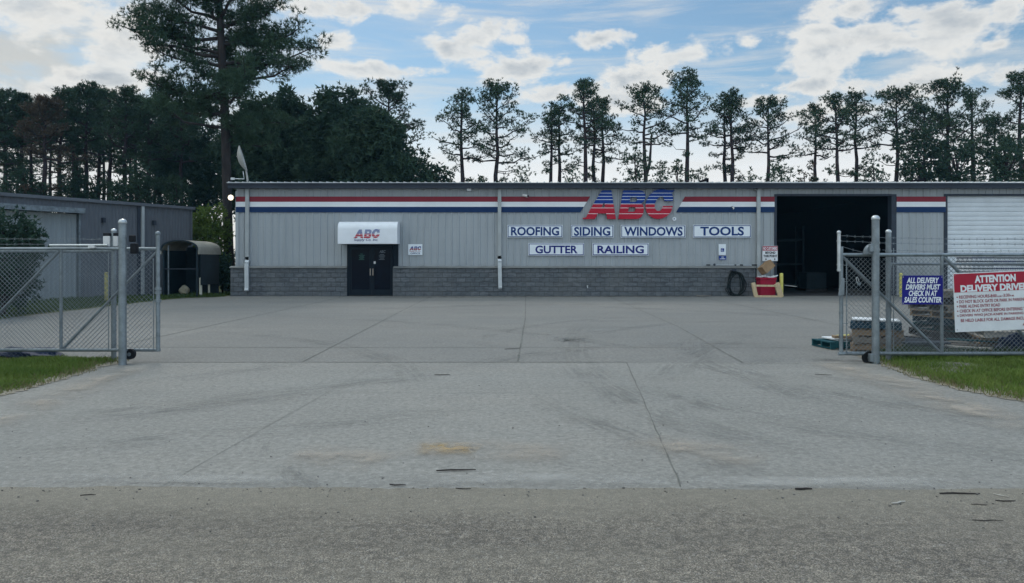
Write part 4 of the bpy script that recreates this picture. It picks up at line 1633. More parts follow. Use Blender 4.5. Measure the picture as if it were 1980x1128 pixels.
# goods inside the bay, colour darkened to stand in for its shade
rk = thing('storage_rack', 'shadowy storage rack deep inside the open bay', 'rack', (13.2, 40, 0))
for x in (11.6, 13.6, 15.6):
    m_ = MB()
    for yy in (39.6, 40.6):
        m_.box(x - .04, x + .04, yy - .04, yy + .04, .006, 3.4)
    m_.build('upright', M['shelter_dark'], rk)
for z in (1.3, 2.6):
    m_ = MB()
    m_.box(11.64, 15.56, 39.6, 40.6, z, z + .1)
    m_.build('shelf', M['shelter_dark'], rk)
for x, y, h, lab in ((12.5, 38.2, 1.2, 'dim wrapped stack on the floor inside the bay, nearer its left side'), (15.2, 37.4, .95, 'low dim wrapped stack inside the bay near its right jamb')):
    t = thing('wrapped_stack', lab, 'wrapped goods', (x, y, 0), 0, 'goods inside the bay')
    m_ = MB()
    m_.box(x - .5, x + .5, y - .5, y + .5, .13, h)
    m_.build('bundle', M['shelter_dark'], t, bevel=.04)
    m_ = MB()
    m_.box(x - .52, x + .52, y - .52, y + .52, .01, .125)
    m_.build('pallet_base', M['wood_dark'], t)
o = MB()
o.tube([at(1517, 552, 33.6), at(1541, 554.5, 33.4)], .012, 6)
tag(o.build('pipe', M['galv_light'], None, origin=tuple(at(1529, 553, 33.5))), 'thin pale pipe lying just inside the bay', 'pipe')


# ------------------------------------------------------------------ the dark grey shed on the left (local x runs along its wall, -y faces the yard)
G0 = Vector((-14.8, 34.1, 0))
GA = math.atan2(.894, .447)
gs = thing('metal_shed', 'dark grey corrugated metal shed with a pale roller door', 'building', G0, GA)


def lbuild(mb, name, m, parent, **k):
    o = mb.build(name, m, None, origin=(0, 0, 0), **k)
    o.location = (0, 0, 0)
    o.parent = parent
    return o


GH = 4.0
mb = MB()
ribbed(mb, -30, -9.9, 0, GH, 0, .152, .022, .02, .045)
ribbed(mb, -9.9, -5.3, 3.42, GH, 0, .152, .022, .02, .045)
ribbed(mb, -5.3, 0, 0, GH, 0, .152, .022, .02, .045)
mb.box(-.05, 0, .002, 14, 0, GH)
mb.box(-30, -29.95, .002, 14, 0, GH)
mb.box(-29.95, -.05, 13.95, 14, 0, GH)
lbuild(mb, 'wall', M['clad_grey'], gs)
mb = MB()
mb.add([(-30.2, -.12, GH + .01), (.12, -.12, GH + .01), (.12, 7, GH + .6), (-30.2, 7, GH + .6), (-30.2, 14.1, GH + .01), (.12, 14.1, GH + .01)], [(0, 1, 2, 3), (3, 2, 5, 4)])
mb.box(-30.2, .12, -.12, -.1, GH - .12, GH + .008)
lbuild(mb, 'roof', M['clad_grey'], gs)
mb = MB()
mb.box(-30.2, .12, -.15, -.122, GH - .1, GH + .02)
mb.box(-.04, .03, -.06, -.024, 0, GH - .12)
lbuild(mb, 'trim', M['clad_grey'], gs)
mb = MB()
ribbed(mb, -9.85, -5.35, .02, 3.4, .1, .2, .02, .02, .05)
lbuild(mb, 'roller_door', M['roller_grey'], gs)
mb = MB()
mb.box(-9.95, -5.25, -.3, -.024, 3.42, 3.62)
mb.box(-9.95, -9.85, -.05, .12, 0, 3.42)
mb.box(-5.35, -5.28, -.05, .12, 0, 3.42)
lbuild(mb, 'door_frame', M['galv_dark'], gs)
mb = MB()
mb.box(-2.62, -2.5, -.13, -.024, .1, GH - .12)
lbuild(mb, 'downspout', M['downspout'], gs)
mb = MB()
mb.box(-2.78, -2.63, -.06, -.024, .0, GH - .12)
lbuild(mb, 'corner_trim', M['trim_dark'], gs)
for lx, lz in ((-4.35, 3.2), (-2.0, 3.2)):
    m_ = MB()
    m_.box(lx - .06, lx + .06, -.16, -.024, lz - .1, lz + .1)
    lbuild(m_, 'vent', M['trim_dark'], gs)

# small arched shelter, its posts and a sack
sx0, sx1, sy0, sy1 = -14.78, -13.28, 31.3, 33.5
sh = thing('arched_shelter', 'small dark shelter with a beige arched roof beside the grey shed', 'shelter', ((sx0 + sx1) / 2, 32.4, 0))
arch = []
for i in range(15):
    a = PI * i / 14
    cx_ = (sx0 + sx1) / 2
    arch.append((cx_ - (sx1 - sx0 + .1) / 2 * math.cos(a) * (1 if abs(math.cos(a)) < .9 else 1), 2.0 + .42 * math.sin(a) ** .8))
vs = [(x, sy0 - .1, z) for x, z in arch] + [(x, sy1 + .1, z) for x, z in arch] + [(x, sy0 - .1, z - .05) for x, z in arch] + [(x, sy1 + .1, z - .05) for x, z in arch]
n = 15
fs = [(i, i + 1, n + i + 1, n + i) for i in range(n - 1)] + [(2 * n + i, 3 * n + i, 3 * n + i + 1, 2 * n + i + 1) for i in range(n - 1)]
fs += [(i, 2 * n + i, 2 * n + i + 1, i + 1) for i in range(n - 1)] + [(n + i, n + i + 1, 3 * n + i + 1, 3 * n + i) for i in range(n - 1)]
mb = MB()
mb.add(vs, fs)
x_, z_ = sx1 + .05, 2.0
mb.box(sx1 + .03, sx1 + .06, sy0 - .1, sy1 + .1, 1.82, 1.995)
mb.box(sx0 - .06, sx0 - .03, sy0 - .1, sy1 + .1, 1.82, 1.995)
mb.build('roof', M['shelter_roof'], sh)
mb = MB()
ins = [((x - (sx0 + sx1) / 2) * .93 + (sx0 + sx1) / 2, z - .05) for x, z in arch]
m14 = len(arch)
mb.add([(x, sy0 - .13, z + .004) for x, z in arch] + [(x, sy0 - .13, z) for x, z in ins] + [(x, sy0 - .102, z + .004) for x, z in arch] + [(x, sy0 - .102, z) for x, z in ins],
       [(i, i + 1, m14 + i + 1, m14 + i) for i in range(m14 - 1)] + [(i, 2 * m14 + i, 2 * m14 + i + 1, i + 1) for i in range(m14 - 1)] + [(m14 + i, m14 + i + 1, 3 * m14 + i + 1, 3 * m14 + i) for i in range(m14 - 1)])
mb.build('front_rim', M['shelter_dark'], sh)
for x in (sx0 + .04, sx1 - .04):
    for y in (sy0, sy1):
        m_ = MB()
        m_.box(x - .035, x + .035, y - .035, y + .035, 0, 2.0)
        m_.build('post', M['shelter_dark'], sh)
m_ = MB()
m_.box(sx0 + .2, sx0 + .25, sy0 + .02, sy0 + .06, 0, 2.2)
m_.build('post', M['galv_dark'], sh)
m_ = MB()
m_.box(sx0 + .075, sx1 - .075, sy1 - .03, sy1, .02, 2.15)
m_.box(sx0, sx0 + .03, sy0 + .04, sy1 - .04, .02, 1.98)
m_.box(sx1 - .03, sx1, sy0 + .3, sy1 - .04, .5, 1.98)
m_.build('panel', M['shelter_dark'], sh)
m_ = MB()
m_.box(sx0 + .08, sx1 - .08, sy0 - .02, sy0 + .01, 1.18, 1.22)
m_.build('rail', M['trim_dark'], sh)
for px, py, h, lab, mm in ((388, 573.5, .78, 'pale round post in front of the arched shelter, the tallest of three', 'post_white'), (404, 571.5, .7, 'pale greenish post just right of the arched shelter', 'post_white'), (416, 570, .62, 'short beige post in the grass right of the shelter', 'beige')):
    g = gd(px, py)
    t = thing('marker_post', lab, 'post', g)
    m_ = MB()
    m_.tube([g, g + Vector((0, 0, h))], .06 if px < 400 else .045, 12)
    m_.build('pole', M[mm], t, smooth=True)
    m_ = MB()
    m_.ball(g + Vector((0, 0, h)), .06 if px < 400 else .045, zmin=0, sz=.6, seg=12, rings=4)
    m_.build('cap', M[mm], t, smooth=True)
g = gd(351, 573.5)
m_ = MB()
m_.ball(g + Vector((0, .3, .22)), .24, sz=1.1, sx=.8, seg=14, rings=10)
for i, v in enumerate(m_.v):
    m_.v[i] = (v[0] + .04 * math.sin(v[2] * 17 + v[1] * 9), v[1] + .03 * math.sin(v[0] * 21), max(.005, v[2] + .02 * math.sin(v[0] * 13)))
tag(m_.build('sack', M['beige'], None, origin=g, smooth=True), 'pale beige sack slumped inside the arched shelter', 'sack')
g = gd(206, 586)
t = thing('bollard', 'yellowish bollard in front of the grey shed, seen behind the left gate post', 'bollard', g)
m_ = MB()
m_.tube([g, g + Vector((0, 0, 1.1))], .07, 12)
m_.build('post', M['yellow_old'], t, smooth=True)
m_ = MB()
m_.ball(g + Vector((0, 0, 1.1)), .07, zmin=0, sz=.5, seg=12, rings=4)
m_.build('cap', M['yellow_old'], t, smooth=True)


# ------------------------------------------------------------------ gates and fences
def mesh_wire(mb, x0, x1, z0, z1, y, pitch=.072, r=.0028):
    """chain-link fabric: two crossing families of wires"""
    H = z1 - z0
    for sgn in (1, -1):
        k = -int(H / pitch) - 2
        while True:
            a = x0 + k * pitch if sgn > 0 else x0 + k * pitch
            # line x = a + (z - z0) for sgn>0, x = a + H - (z - z0) for sgn<0
            if a > x1:
                break
            lo, hi = max(a, x0), min(a + H, x1)
            if hi - lo > .01:
                if sgn > 0:
                    p, q = (lo, z0 + lo - a), (hi, z0 + hi - a)
                else:
                    p, q = (lo, z0 + a + H - lo), (hi, z0 + a + H - hi)
                yy = y + .0025 * sgn
                mb.tube([(p[0], yy, p[1]), (q[0], yy, q[1])], r, 4, caps=False)
            k += 1


def barbed(mb, pts, r=.0028):
    rr = random.Random(len(pts) + int(pts[0][2] * 100))
    q = []
    for a, b in zip(pts[:-1], pts[1:]):
        a, b = Vector(a), Vector(b)
        n = max(2, int((b - a).length / .12))
        for i in range(n):
            p = a.lerp(b, i / n)
            q.append(p + Vector((0, 0, rr.uniform(-.006, .006))))
    q.append(Vector(pts[-1]))
    mb.tube(q, r, 4, caps=False)
    for p in q[1::1]:
        for s in (-1, 1):
            mb.tube([p + Vector((-.012 * s, 0, -.022)), p + Vector((.012 * s, 0, .022))], .0018, 3, caps=False)


GY = 11.5


def gx(px, Y=GY):
    return (px - CX) * Y / F


def gz(py, Y=GY):
    return EYE + (HZ - py) * Y / F


def pipe(mb, a, b, r=.024, n=10):
    mb.tube([a, b], r, n)


# left sliding gate
lgx1, lgx0 = gx(305.5), -12.0
zb, zt = gz(677), gz(481.5)
lgate = thing('sliding_gate', 'galvanised chain-link sliding gate on the left of the drive, without signs', 'gate', (-8.5, GY, 0))
mb = MB()
pipe(mb, (lgx0, GY, zb), (lgx1 + .03, GY, zb), .027)
pipe(mb, (lgx0, GY, zt), (lgx1, GY, zt), .027)
mb.build('rail', M['galv'], lgate, smooth=True)
vx = [gx(118), gx(-72), gx(-262), lgx0]
for x in vx:
    m_ = MB()
    pipe(m_, (x, GY, zb), (x, GY, zt), .024)
    m_.build('upright', M['galv'], lgate, smooth=True)
m_ = MB()
pipe(m_, (lgx1, GY, zb - .02), (lgx1, GY, gz(452)), .032)
m_.ball((lgx1, GY, gz(452)), .04, seg=12, rings=8)
for q in (566, 559, 582):
    pipe(m_, (lgx1, GY, gz(q) - .02), (lgx1, GY, gz(q) + .02), .05)
m_.build('end_post', M['galv'], lgate, smooth=True)
for a, b in (((gx(121), zb + .02), (lgx1, gz(484))), ((gx(-70), zb + .02), (gx(116), gz(484))), ((gx(-260), zb + .02), (gx(-74), gz(484)))):
    m_ = MB()
    pipe(m_, (a[0], GY + .01, a[1]), (b[0], GY + .01, b[1]), .02)
    m_.build('brace', M['galv'], lgate, smooth=True)
m_ = MB()
mesh_wire(m_, lgx0, lgx1 - .06, zb, zt, GY - .03)
m_.build('chain_link', M['galv_wire'], lgate)
for px in (299, 212):
    m_ = MB()
    m_.bar((gx(px), GY - .03, zb), (gx(px), GY - .03, gz(500 if px > 250 else 482)), .012, .008)
    m_.build('stretch_bar', M['galv_wire'], lgate)
m_ = MB()
pipe(m_, (gx(100), GY - .05, gz(474.8)), (gx(212), GY - .05, gz(474.5)), .018)
m_.build('track_pipe', M['galv_light'], lgate, smooth=True)
m_ = MB()
m_.box(gx(175.5), gx(188), GY - .075, GY - .02, gz(480), gz(473.8))
m_.build('clamp', M['plastic_white'], lgate)


def gate_post(px, base_py, top_py, r, label, band_pys, rollers, name='gate_post'):
    g = gd(px, base_py)
    Y = g.y
    zt_ = EYE + (HZ - top_py) * Y / F
    t = thing(name, label, 'post', g)
    m_ = MB()
    m_.tube([(g.x, Y, -.03), (g.x, Y, zt_ - r * .5)], r, 18)
    m_.build('pole', M['galv'], t, smooth=True)
    m_ = MB()
    m_.ball((g.x, Y, zt_ - r * .75), r * 1.12, zmin=-.25, seg=18, rings=8, sz=.9)
    m_.build('cap', M['galv_light'], t, smooth=True)
    for q in band_pys:
        z = EYE + (HZ - q) * Y / F
        m_ = MB()
        m_.tube([(g.x, Y, z - .018), (g.x, Y, z + .018)], r * 1.15, 18)
        m_.build('band', M['galv'], t, smooth=True)
    return t, g, zt_


# big post with rollers at the left of the drive
t, g, zt_ = gate_post(237, 706, 425, .056, 'tall round steel gate post with black rollers left of the drive', (476, 588, 677), None)
for (a, b, q0, q1) in ((247, 256, 468, 455), (249.5, 261.5, 491, 471)):
    m_ = MB()
    m_.box((a - CX) * g.y / F, (b - CX) * g.y / F, g.y + .02, g.y + .12, EYE + (HZ - q0) * g.y / F, EYE + (HZ - q1) * g.y / F)
    m_.build('guide_roller', M['rubber'], t, bevel=.015)
wc = at(251.5, 685, g.y + .12)
m_ = MB()
m_.tube([wc + Vector((0, -.03, 0)), wc + Vector((0, .03, 0))], .082, 18)
w = m_.build('wheel', M['rubber'], t, smooth=True)
m_ = MB()
m_.tube([wc + Vector((0, -.036, 0)), wc + Vector((0, .036, 0))], .03, 12)
m_.build('hub', M['galv'], w, smooth=True)
m_ = MB()
m_.box(g.x + .05, wc.x, g.y - .02, g.y + .02, wc.z - .05, wc.z + .05)
m_.build('wheel_bracket', M['galv'], t)
t, g, zt_ = gate_post(220, 698, 443, .038, 'thinner round steel post just left of the tall left gate post', (470, 480, 586), None, 'fence_post')
for a, b in ((203, 216), (222.5, 231)):
    m_ = MB()
    m_.box((a - CX) * g.y / F, (b - CX) * g.y / F, g.y - .06, g.y - .03, EYE + (HZ - 477) * g.y / F, EYE + (HZ - 457) * g.y / F)
    m_.build('roller_cover', M['plastic_white'], t, bevel=.006)
    m_ = MB()
    m_.box((a - CX) * g.y / F, (b - CX) * g.y / F, g.y - .06, g.y + .02, EYE + (HZ - 456.8) * g.y / F, EYE + (HZ - 451) * g.y / F)
    m_.build('roller', M['rubber'], t, bevel=.006)

# fixed fence on the left, behind the gate
FY = 11.82
lf = thing('chain_link_fence', 'chain-link fence on the left, behind the sliding gate', 'fence', (-9, FY, 0))
mb = MB()
pipe(mb, (-14, FY, 1.73), (gx(218, FY), FY, 1.73), .021)
mb.build('rail', M['galv'], lf, smooth=True)
for x in (-9.3, -12.3):
    m_ = MB()
    pipe(m_, (x, FY, 0), (x, FY, 2.05), .03)
    m_.build('post', M['galv'], lf, smooth=True)
m_ = MB()
mesh_wire(m_, -14, gx(213, FY), .06, 1.73, FY - .03, r=.0018)
m_.build('chain_link', M['galv_wire'], lf)
for z in (1.86, 1.95):
    m_ = MB()
    barbed(m_, [(-14, FY, z), (-9.3, FY, z - .01), (gx(222, FY), FY, z - .03)])
    m_.build('barbed_wire', M['galv_wire'], lf)

# right sliding gate with the two signs
rgx0, rgx1 = gx(1626.5), 12.6
zb, zt = gz(684), gz(493)
rgate = thing('sliding_gate', 'galvanised chain-link sliding gate on the right, carrying the signs', 'gate', (8.5, GY, 0))
mb = MB()
pipe(mb, (gx(1621), GY, zb), (rgx1, GY, zb), .029)
pipe(mb, (rgx0, GY, zt), (rgx1, GY, zt), .029)
mb.build('rail', M['galv'], rgate, smooth=True)
for px in (1821, 2016, 2211, 2406):
    m_ = MB()
    pipe(m_, (gx(px), GY, zb), (gx(px), GY, zt), .026)
    m_.build('upright', M['galv'], rgate, smooth=True)
m_ = MB()
pipe(m_, (rgx0, GY, zb), (rgx0, GY, gz(477)), .03)
for q in (512, 560, 605, 650):
    pipe(m_, (rgx0 - .002, GY, gz(q) - .012), (rgx0 - .002, GY, gz(q) + .012), .036)
m_.build('end_post', M['galv'], rgate, smooth=True)
m_ = MB()
pipe(m_, (gx(1621), GY - .02, gz(525)), (gx(1621), GY - .02, gz(451)), .026)
m_.ball((gx(1621), GY - .02, gz(450)), .032, seg=12, rings=8)
for q in (466, 512, 522):
    pipe(m_, (gx(1621), GY - .02, gz(q) - .012), (gx(1621), GY - .02, gz(q) + .012), .032)
m_.build('barb_arm', M['galv_light'], rgate, smooth=True)
for a, b in (((gx(1630), gz(497)), (gx(1818), gz(681))), ((gx(1825), gz(497)), (gx(2013), gz(681))), ((gx(2020), gz(497)), (gx(2208), gz(681)))):
    m_ = MB()
    pipe(m_, (a[0], GY + .01, a[1]), (b[0], GY + .01, b[1]), .023)
    m_.build('brace', M['galv'], rgate, smooth=True)
m_ = MB()
mesh_wire(m_, rgx0 + .05, rgx1, zb, zt - .05, GY - .035)
m_.build('chain_link', M['galv_wire'], rgate)
m_ = MB()
m_.bar((gx(1635), GY - .035, zb), (gx(1635), GY - .035, gz(500)), .012, .008)
for q in (513, 545, 590, 625, 660):
    m_.bar((gx(1629), GY - .035, gz(q)), (gx(1637), GY - .035, gz(q)), .01, .01)
m_.build('stretch_bar', M['galv'], rgate)
m_ = MB()
m_.prism([(gx(1624), gz(538)), (gx(1629.5), gz(538)), (gx(1629), gz(570.5)), (gx(1618), gz(572)), (gx(1618.5), gz(567))], GY - .07, GY - .045)
m_.build('latch_plate', M['galv'], rgate, bevel=.004)
for i, q in enumerate((455.5, 466, 477.5)):
    m_ = MB()
    if i < 2:
        barbed(m_, [(gx(1622), GY - .02, gz(q)), (gx(1716), GY + .05, gz(q + 4.5)), (gx(1860), GY + .2, gz(q + 6.5)), (rgx1 + 1, GY + .2, gz(q + 5))])
    else:
        barbed(m_, [(gx(1629), GY - .02, gz(q)), (gx(1668), GY - .02, gz(489)), (gx(1700), GY, gz(491))])
    m_.build('barbed_wire', M['galv_wire'], rgate)
m_ = MB()
barbed(m_, [(gx(1722), GY + .25, gz(484)), (gx(1820), GY + .25, gz(486)), (rgx1 + 1, GY + .25, gz(482))])
m_.build('barbed_wire', M['galv_wire'], rgate)

t, g, zt_ = gate_post(1693, 703, 418, .055, 'tall round steel gate post with a domed cap right of the drive', (470, 483, 692, 698), None)
m_ = MB()
c = at(1684, 484, g.y + .06)
pr = []
for i in range(9):
    a = PI / 2 + PI / 2 * i / 8
    pr.append((c.x + .02 + .13 * math.cos(a), c.z - .06 + .16 * math.sin(a)))
pr = [(c.x + .06, c.z - .07), (c.x + .06, c.z + .1)] + pr + [(c.x - .11, c.z - .07)]
m_.prism(pr, g.y + .0, g.y + .1)
m_.build('roller_cover', M['galv_dark'], t, bevel=.008)
m_ = MB()
for q in (480, 692):
    z = EYE + (HZ - q) * g.y / F
    m_ = MB()
    m_.box(g.x - .1, g.x - .045, g.y - .04, g.y + .04, z - .06, z + .06)
    m_.build('roller_bracket', M['galv'], t, bevel=.006)
wc = at(1680, 691.5, g.y + .1)
m_ = MB()
m_.tube([wc + Vector((0, -.03, 0)), wc + Vector((0, .03, 0))], .1, 20)
w = m_.build('wheel', M['rubber'], t, smooth=True)
m_ = MB()
m_.tube([wc + Vector((0, -.036, 0)), wc + Vector((0, .036, 0))], .035, 12)
m_.build('hub', M['galv'], w, smooth=True)
t, g, zt_ = gate_post(1718, 699, 445, .04, 'thinner open-topped steel post just right of the tall right gate post', (486, 515, 561, 600, 645), None, 'fence_post')

FY2 = 11.85
rf = thing('chain_link_fence', 'chain-link fence on the right, behind the gate with the signs', 'fence', (9, FY2, 0))
mb = MB()
pipe(mb, (gx(1722, FY2), FY2, gz(511, FY2)), (14, FY2, gz(511, FY2)), .022)
mb.build('rail', M['galv'], rf, smooth=True)
for x in (10.4, 13.4):
    m_ = MB()
    pipe(m_, (x, FY2, 0), (x, FY2, 2.0), .03)
    m_.build('post', M['galv'], rf, smooth=True)
m_ = MB()
mesh_wire(m_, gx(1723, FY2), 14, .04, gz(489, FY2), FY2 - .03, r=.0018)
m_.build('chain_link', M['galv_wire'], rf)
m_ = MB()
m_.bar((gx(1726, FY2), FY2 - .03, .1), (gx(1726, FY2), FY2 - .03, gz(480, FY2)), .012, .008)
m_.build('stretch_bar', M['galv'], rf)

# padlock hanging in the mesh
pl = thing('padlock', 'small padlock hanging open-shackled in the mesh of the right gate', 'padlock', (gx(1657), GY - .06, gz(553)))
m_ = MB()
m_.obox((gx(1657.5), GY - .06, gz(549)), (.05, .024, .045), Matrix.Rotation(.25, 3, 'Y'))
m_.build('body', M['galv_dark'], pl, bevel=.004)
m_ = MB()
a = -.25
pts = []
for dx, dz in ((-.016, 0), (-.016, .06), (-.012, .082), (0, .09), (.012, .082), (.016, .06), (.016, .012)):
    pts.append((gx(1656) + dx * math.cos(a) + dz * math.sin(a), GY - .06, gz(547) + dz * math.cos(a) - dx * math.sin(a)))
m_.tube(pts, .0055, 6)
m_.build('shackle', M['galv_light'], pl, smooth=True)


# signs on the right gate
def gate_sign(name, label, px0, px1, py0, py1, mboard, rot):
    Y = GY - .06
    return Y


Y = GY - .062
X = lambda p: (p - CX) * Y / F
Z = lambda p: EYE + (HZ - p) * Y / F
t = thing('delivery_sign', 'navy sign in white italic capitals telling drivers to check in at the sales counter', 'sign', (X(1783.5), Y, Z(561)))
m_ = MB()
m_.box(X(1744), X(1823), Y - .004, Y, Z(589), Z(533))
m_.build('board', M['sign_navy'], t, bevel=.002)
m_ = MB()
i = .012
ring(m_, X(1744) + i, X(1823) - i, Z(589) + i, Z(533) - i, Y - .0056, Y - .0041, .003)
m_.build('border', M['sign_blue2'], t)
for s, a, b, q0, q1 in (('ALL DELIVERY', 1753, 1815.5, 548, 537), ('DRIVERS MUST', 1751, 1818, 560.5, 550), ('CHECK IN AT', 1757, 1812, 573, 562), ('SALES COUNTER', 1748, 1820, 585.5, 574.5)):
    text_part(s, X(a), X(b), Z(q0), Z(q1), Y - .0042, None, None, bold=.035, shear=.2, depth=.001).build('lettering', M['logo_white'], t)
for a, b in ((1746, 536), (1821, 536), (1746, 586.5), (1821, 586.5)):
    m_ = MB()
    m_.tube([(X(a), Y - .006, Z(b)), (X(a), Y - .004, Z(b))], .007, 8)
    m_.build('bolt', M['galv_light'], t)

Y = GY - .066
t = thing('attention_sign', 'large tilted white sign with a red ATTENTION header for delivery drivers', 'sign', (X(1842), Y, Z(529)))
sx_, sz_ = X(1842), Z(529)
W_, H_ = X(2012) - X(1842), Z(529) - Z(643)
# laid out upright here, then turned slightly about its upper left corner
U = lambda p: X(1842) + (p - 1842) * Y / F
V = lambda q: Z(529) - (q - 529) * Y / F
m_ = MB()
m_.box(sx_, sx_ + W_, Y - .004, Y, sz_ - H_, sz_)
m_.build('board', M['sign_white'], t, bevel=.003)
m_ = MB()
m_.box(sx_ + .012, sx_ + W_ - .012, Y - .0055, Y - .0041, V(566.5), V(530.5))
hd = m_.build('header', M['sign_red'], t)
text_part('ATTENTION', U(1883.5), U(1963), V(549.5), V(534.8), Y - .0056, None, None, bold=.05, depth=.001).build('lettering', M['logo_white'], hd)
text_part('DELIVERY DRIVERS', U(1855.5), U(1994), V(566), V(552.5), Y - .0056, None, None, bold=.05, depth=.001).build('lettering', M['logo_white'], hd)
for s, a, b, q0, q1, bul in (('RECEIVING HOURS-8:00', 1852, 1925, 578.5, 572.3, 1), ('A.M.', 1925.5, 1935, 578.5, 575, 0), ('-3:30', 1935.5, 1950, 578.5, 572.3, 0), ('P.M.', 1950.5, 1959, 578.5, 575, 0),
                             ('DO NOT BLOCK GATE OR PARK IN PARKING LOT', 1852, 1996, 587.6, 581.4, 1), ('PARK ALONG ENTRY ROAD', 1852, 1931, 596.6, 590.4, 1),
                             ('CHECK IN AT OFFICE BEFORE ENTERING YARD', 1852, 1993, 605.6, 599.4, 1), ('DRIVERS WHO JACK-KNIFE IN PARKING LOT WILL', 1852, 2008, 614.8, 608.6, 1),
                             ('BE HELD LIABLE FOR ALL DAMAGE INCURRED', 1853.5, 1994, 624, 617.8, 0)):
    text_part(s, U(a), U(b), V(q0), V(q1), Y - .0042, None, None, bold=.03, depth=.001).build('lettering', M['sign_text_red'], t)
    if bul:
        d_ = MB()
        d_.tube([(U(1848.5), Y - .0052, V((q0 + q1) / 2)), (U(1848.5), Y - .0042, V((q0 + q1) / 2))], .011, 8)
        d_.build('bullet', M['sign_text_red'], t)
for ch in 'ABC':
    logo_letter(ch, [M['sign_text_red'], M['sign_text_red'], M['logo_white']], U(1972), V(635), (U(1999) - U(1972)) / LOGO_W, Y - .0041, .001, t, lw=8)
for a, b in ((1845.5, 533), (1846, 638.5)):
    m_ = MB()
    m_.tube([(U(a), Y - .006, V(b)), (U(a), Y - .004, V(b))], .008, 8)
    m_.build('bolt', M['galv_dark'], t)
t.rotation_euler = (0, math.radians(-2.4), 0)


# ------------------------------------------------------------------ pallets, loose boards, wrapped goods in the yard
ORD = ['bottom', 'second', 'third', 'fourth', 'fifth', 'sixth', 'seventh', 'eighth', 'ninth', 'tenth']


def make_pallet(w, d, h, m, seed):
    rr = random.Random(seed)
    t = thing('pallet', 'pallet', 'pallet', (0, 0, 0))
    m_ = MB()
    nb = 7
    bw = w / nb * .78
    for i in range(nb):
        x = -w / 2 + bw / 2 + i * (w - bw) / (nb - 1) + rr.uniform(-.006, .006)
        m_.box(x - bw / 2, x + bw / 2, -d / 2 + rr.uniform(-.012, .012), d / 2 + rr.uniform(-.012, .012), h - .02, h)
    m_.build('top_deck', m, t)
    m_ = MB()
    for x in (-w / 2 + bw / 2, 0, w / 2 - bw / 2):
        m_.box(x - bw / 2, x + bw / 2, -d / 2, d / 2, 0, .018)
    m_.build('bottom_deck', m, t)
    for y in (-d / 2 + .025, 0, d / 2 - .025):
        m_ = MB()
        m_.box(-w / 2, w / 2, y - .02, y + .02, .0185, h - .0205)
        m_.build('stringer', m, t)
    return t


protos = {}


def put_pallet(mname, size, loc, rot, label, group):
    key = (mname, size)
    if key not in protos:
        protos[key] = make_pallet(*size, M[mname], len(protos))
        o = protos[key]
    else:
        o = dup(protos[key])
    o.location = loc
    o.rotation_euler = (random.uniform(-.01, .01), random.uniform(-.012, .012), rot)
    o['label'] = label
    o['group'] = group


rp = random.Random(21)
S1, S2 = (.8, .66, .125), (1.12, 1.0, .125)
COLN = {'wood_bleached': 'bleached', 'wood': 'brown', 'wood_grey': 'weathered grey', 'wood_blue': 'dark blue', 'wood_teal': 'teal', 'wood_dark': 'blackened'}
for i, c in enumerate(('wood', 'wood_grey', 'wood', 'wood_blue')):
    put_pallet(c, S1, (6.42 + rp.uniform(-.03, .03), 13.05 + rp.uniform(-.03, .03), .01 + .126 * i), -.42 + rp.uniform(-.16, .16),
               f'{COLN[c]} pallet, {ORD[i]} of the small stack behind the right gate post', 'small stack of pallets')
put_pallet('wood_teal', S1, (6.0, 13.45, .01), .12, 'teal pallet lying flat at the left foot of the small stack', 'small stack of pallets')
for i, c in enumerate(('wood_grey', 'wood_dark', 'wood_teal', 'wood_blue', 'wood', 'wood_grey', 'wood_dark', 'wood_grey')):
    put_pallet(c, S2, (8.4 + rp.uniform(-.11, .11), 14.1 + rp.uniform(-.08, .08), .01 + .127 * i), .1 + rp.uniform(-.22, .22),
               f'{COLN[c]} pallet, {ORD[i]} of the tall stack left behind the attention sign', 'tall stack of pallets')
for i, c in enumerate(('wood_grey', 'wood', 'wood_dark', 'wood', 'wood_blue', 'wood')):
    put_pallet(c, S2, (9.75 + rp.uniform(-.07, .07), 14.4 + rp.uniform(-.06, .06), .01 + .127 * i), -.15 + rp.uniform(-.1, .1),
               f'{COLN[c]} pallet, {ORD[i]} of the stack wholly behind the attention sign', 'rear stack of pallets')
for i, c in enumerate(('wood_grey', 'wood', 'wood_bleached')):
    put_pallet(c, S2, (8.75 + rp.uniform(-.05, .05), 12.95 + rp.uniform(-.05, .05), .01 + .127 * i), -.3 + rp.uniform(-.1, .1),
               f'{COLN[c]} pallet, {ORD[i]} of the low heap under the attention sign', 'low heap of pallets')


def sheet_pile(name, label, cat, c, size, rot, n, mats, seed):
    rr = random.Random(seed)
    m_ = MB()
    z = c[2]
    for i in range(n):
        h = size[2] / n
        m_.obox((c[0] + rr.uniform(-.04, .04), c[1] + rr.uniform(-.04, .04), z + h / 2), (size[0] * rr.uniform(.85, 1.05), size[1] * rr.uniform(.85, 1.05), h * .93),
                Matrix.Rotation(rot + rr.uniform(-.1, .1), 3, 'Z') @ Matrix.Rotation(rr.uniform(-.05, .05), 3, 'X') @ Matrix.Rotation(rr.uniform(-.05, .05), 3, 'Y'), i % len(mats))
        z += h
    return tag(m_.build(name, mats, None, origin=c, bevel=.006), label, cat)


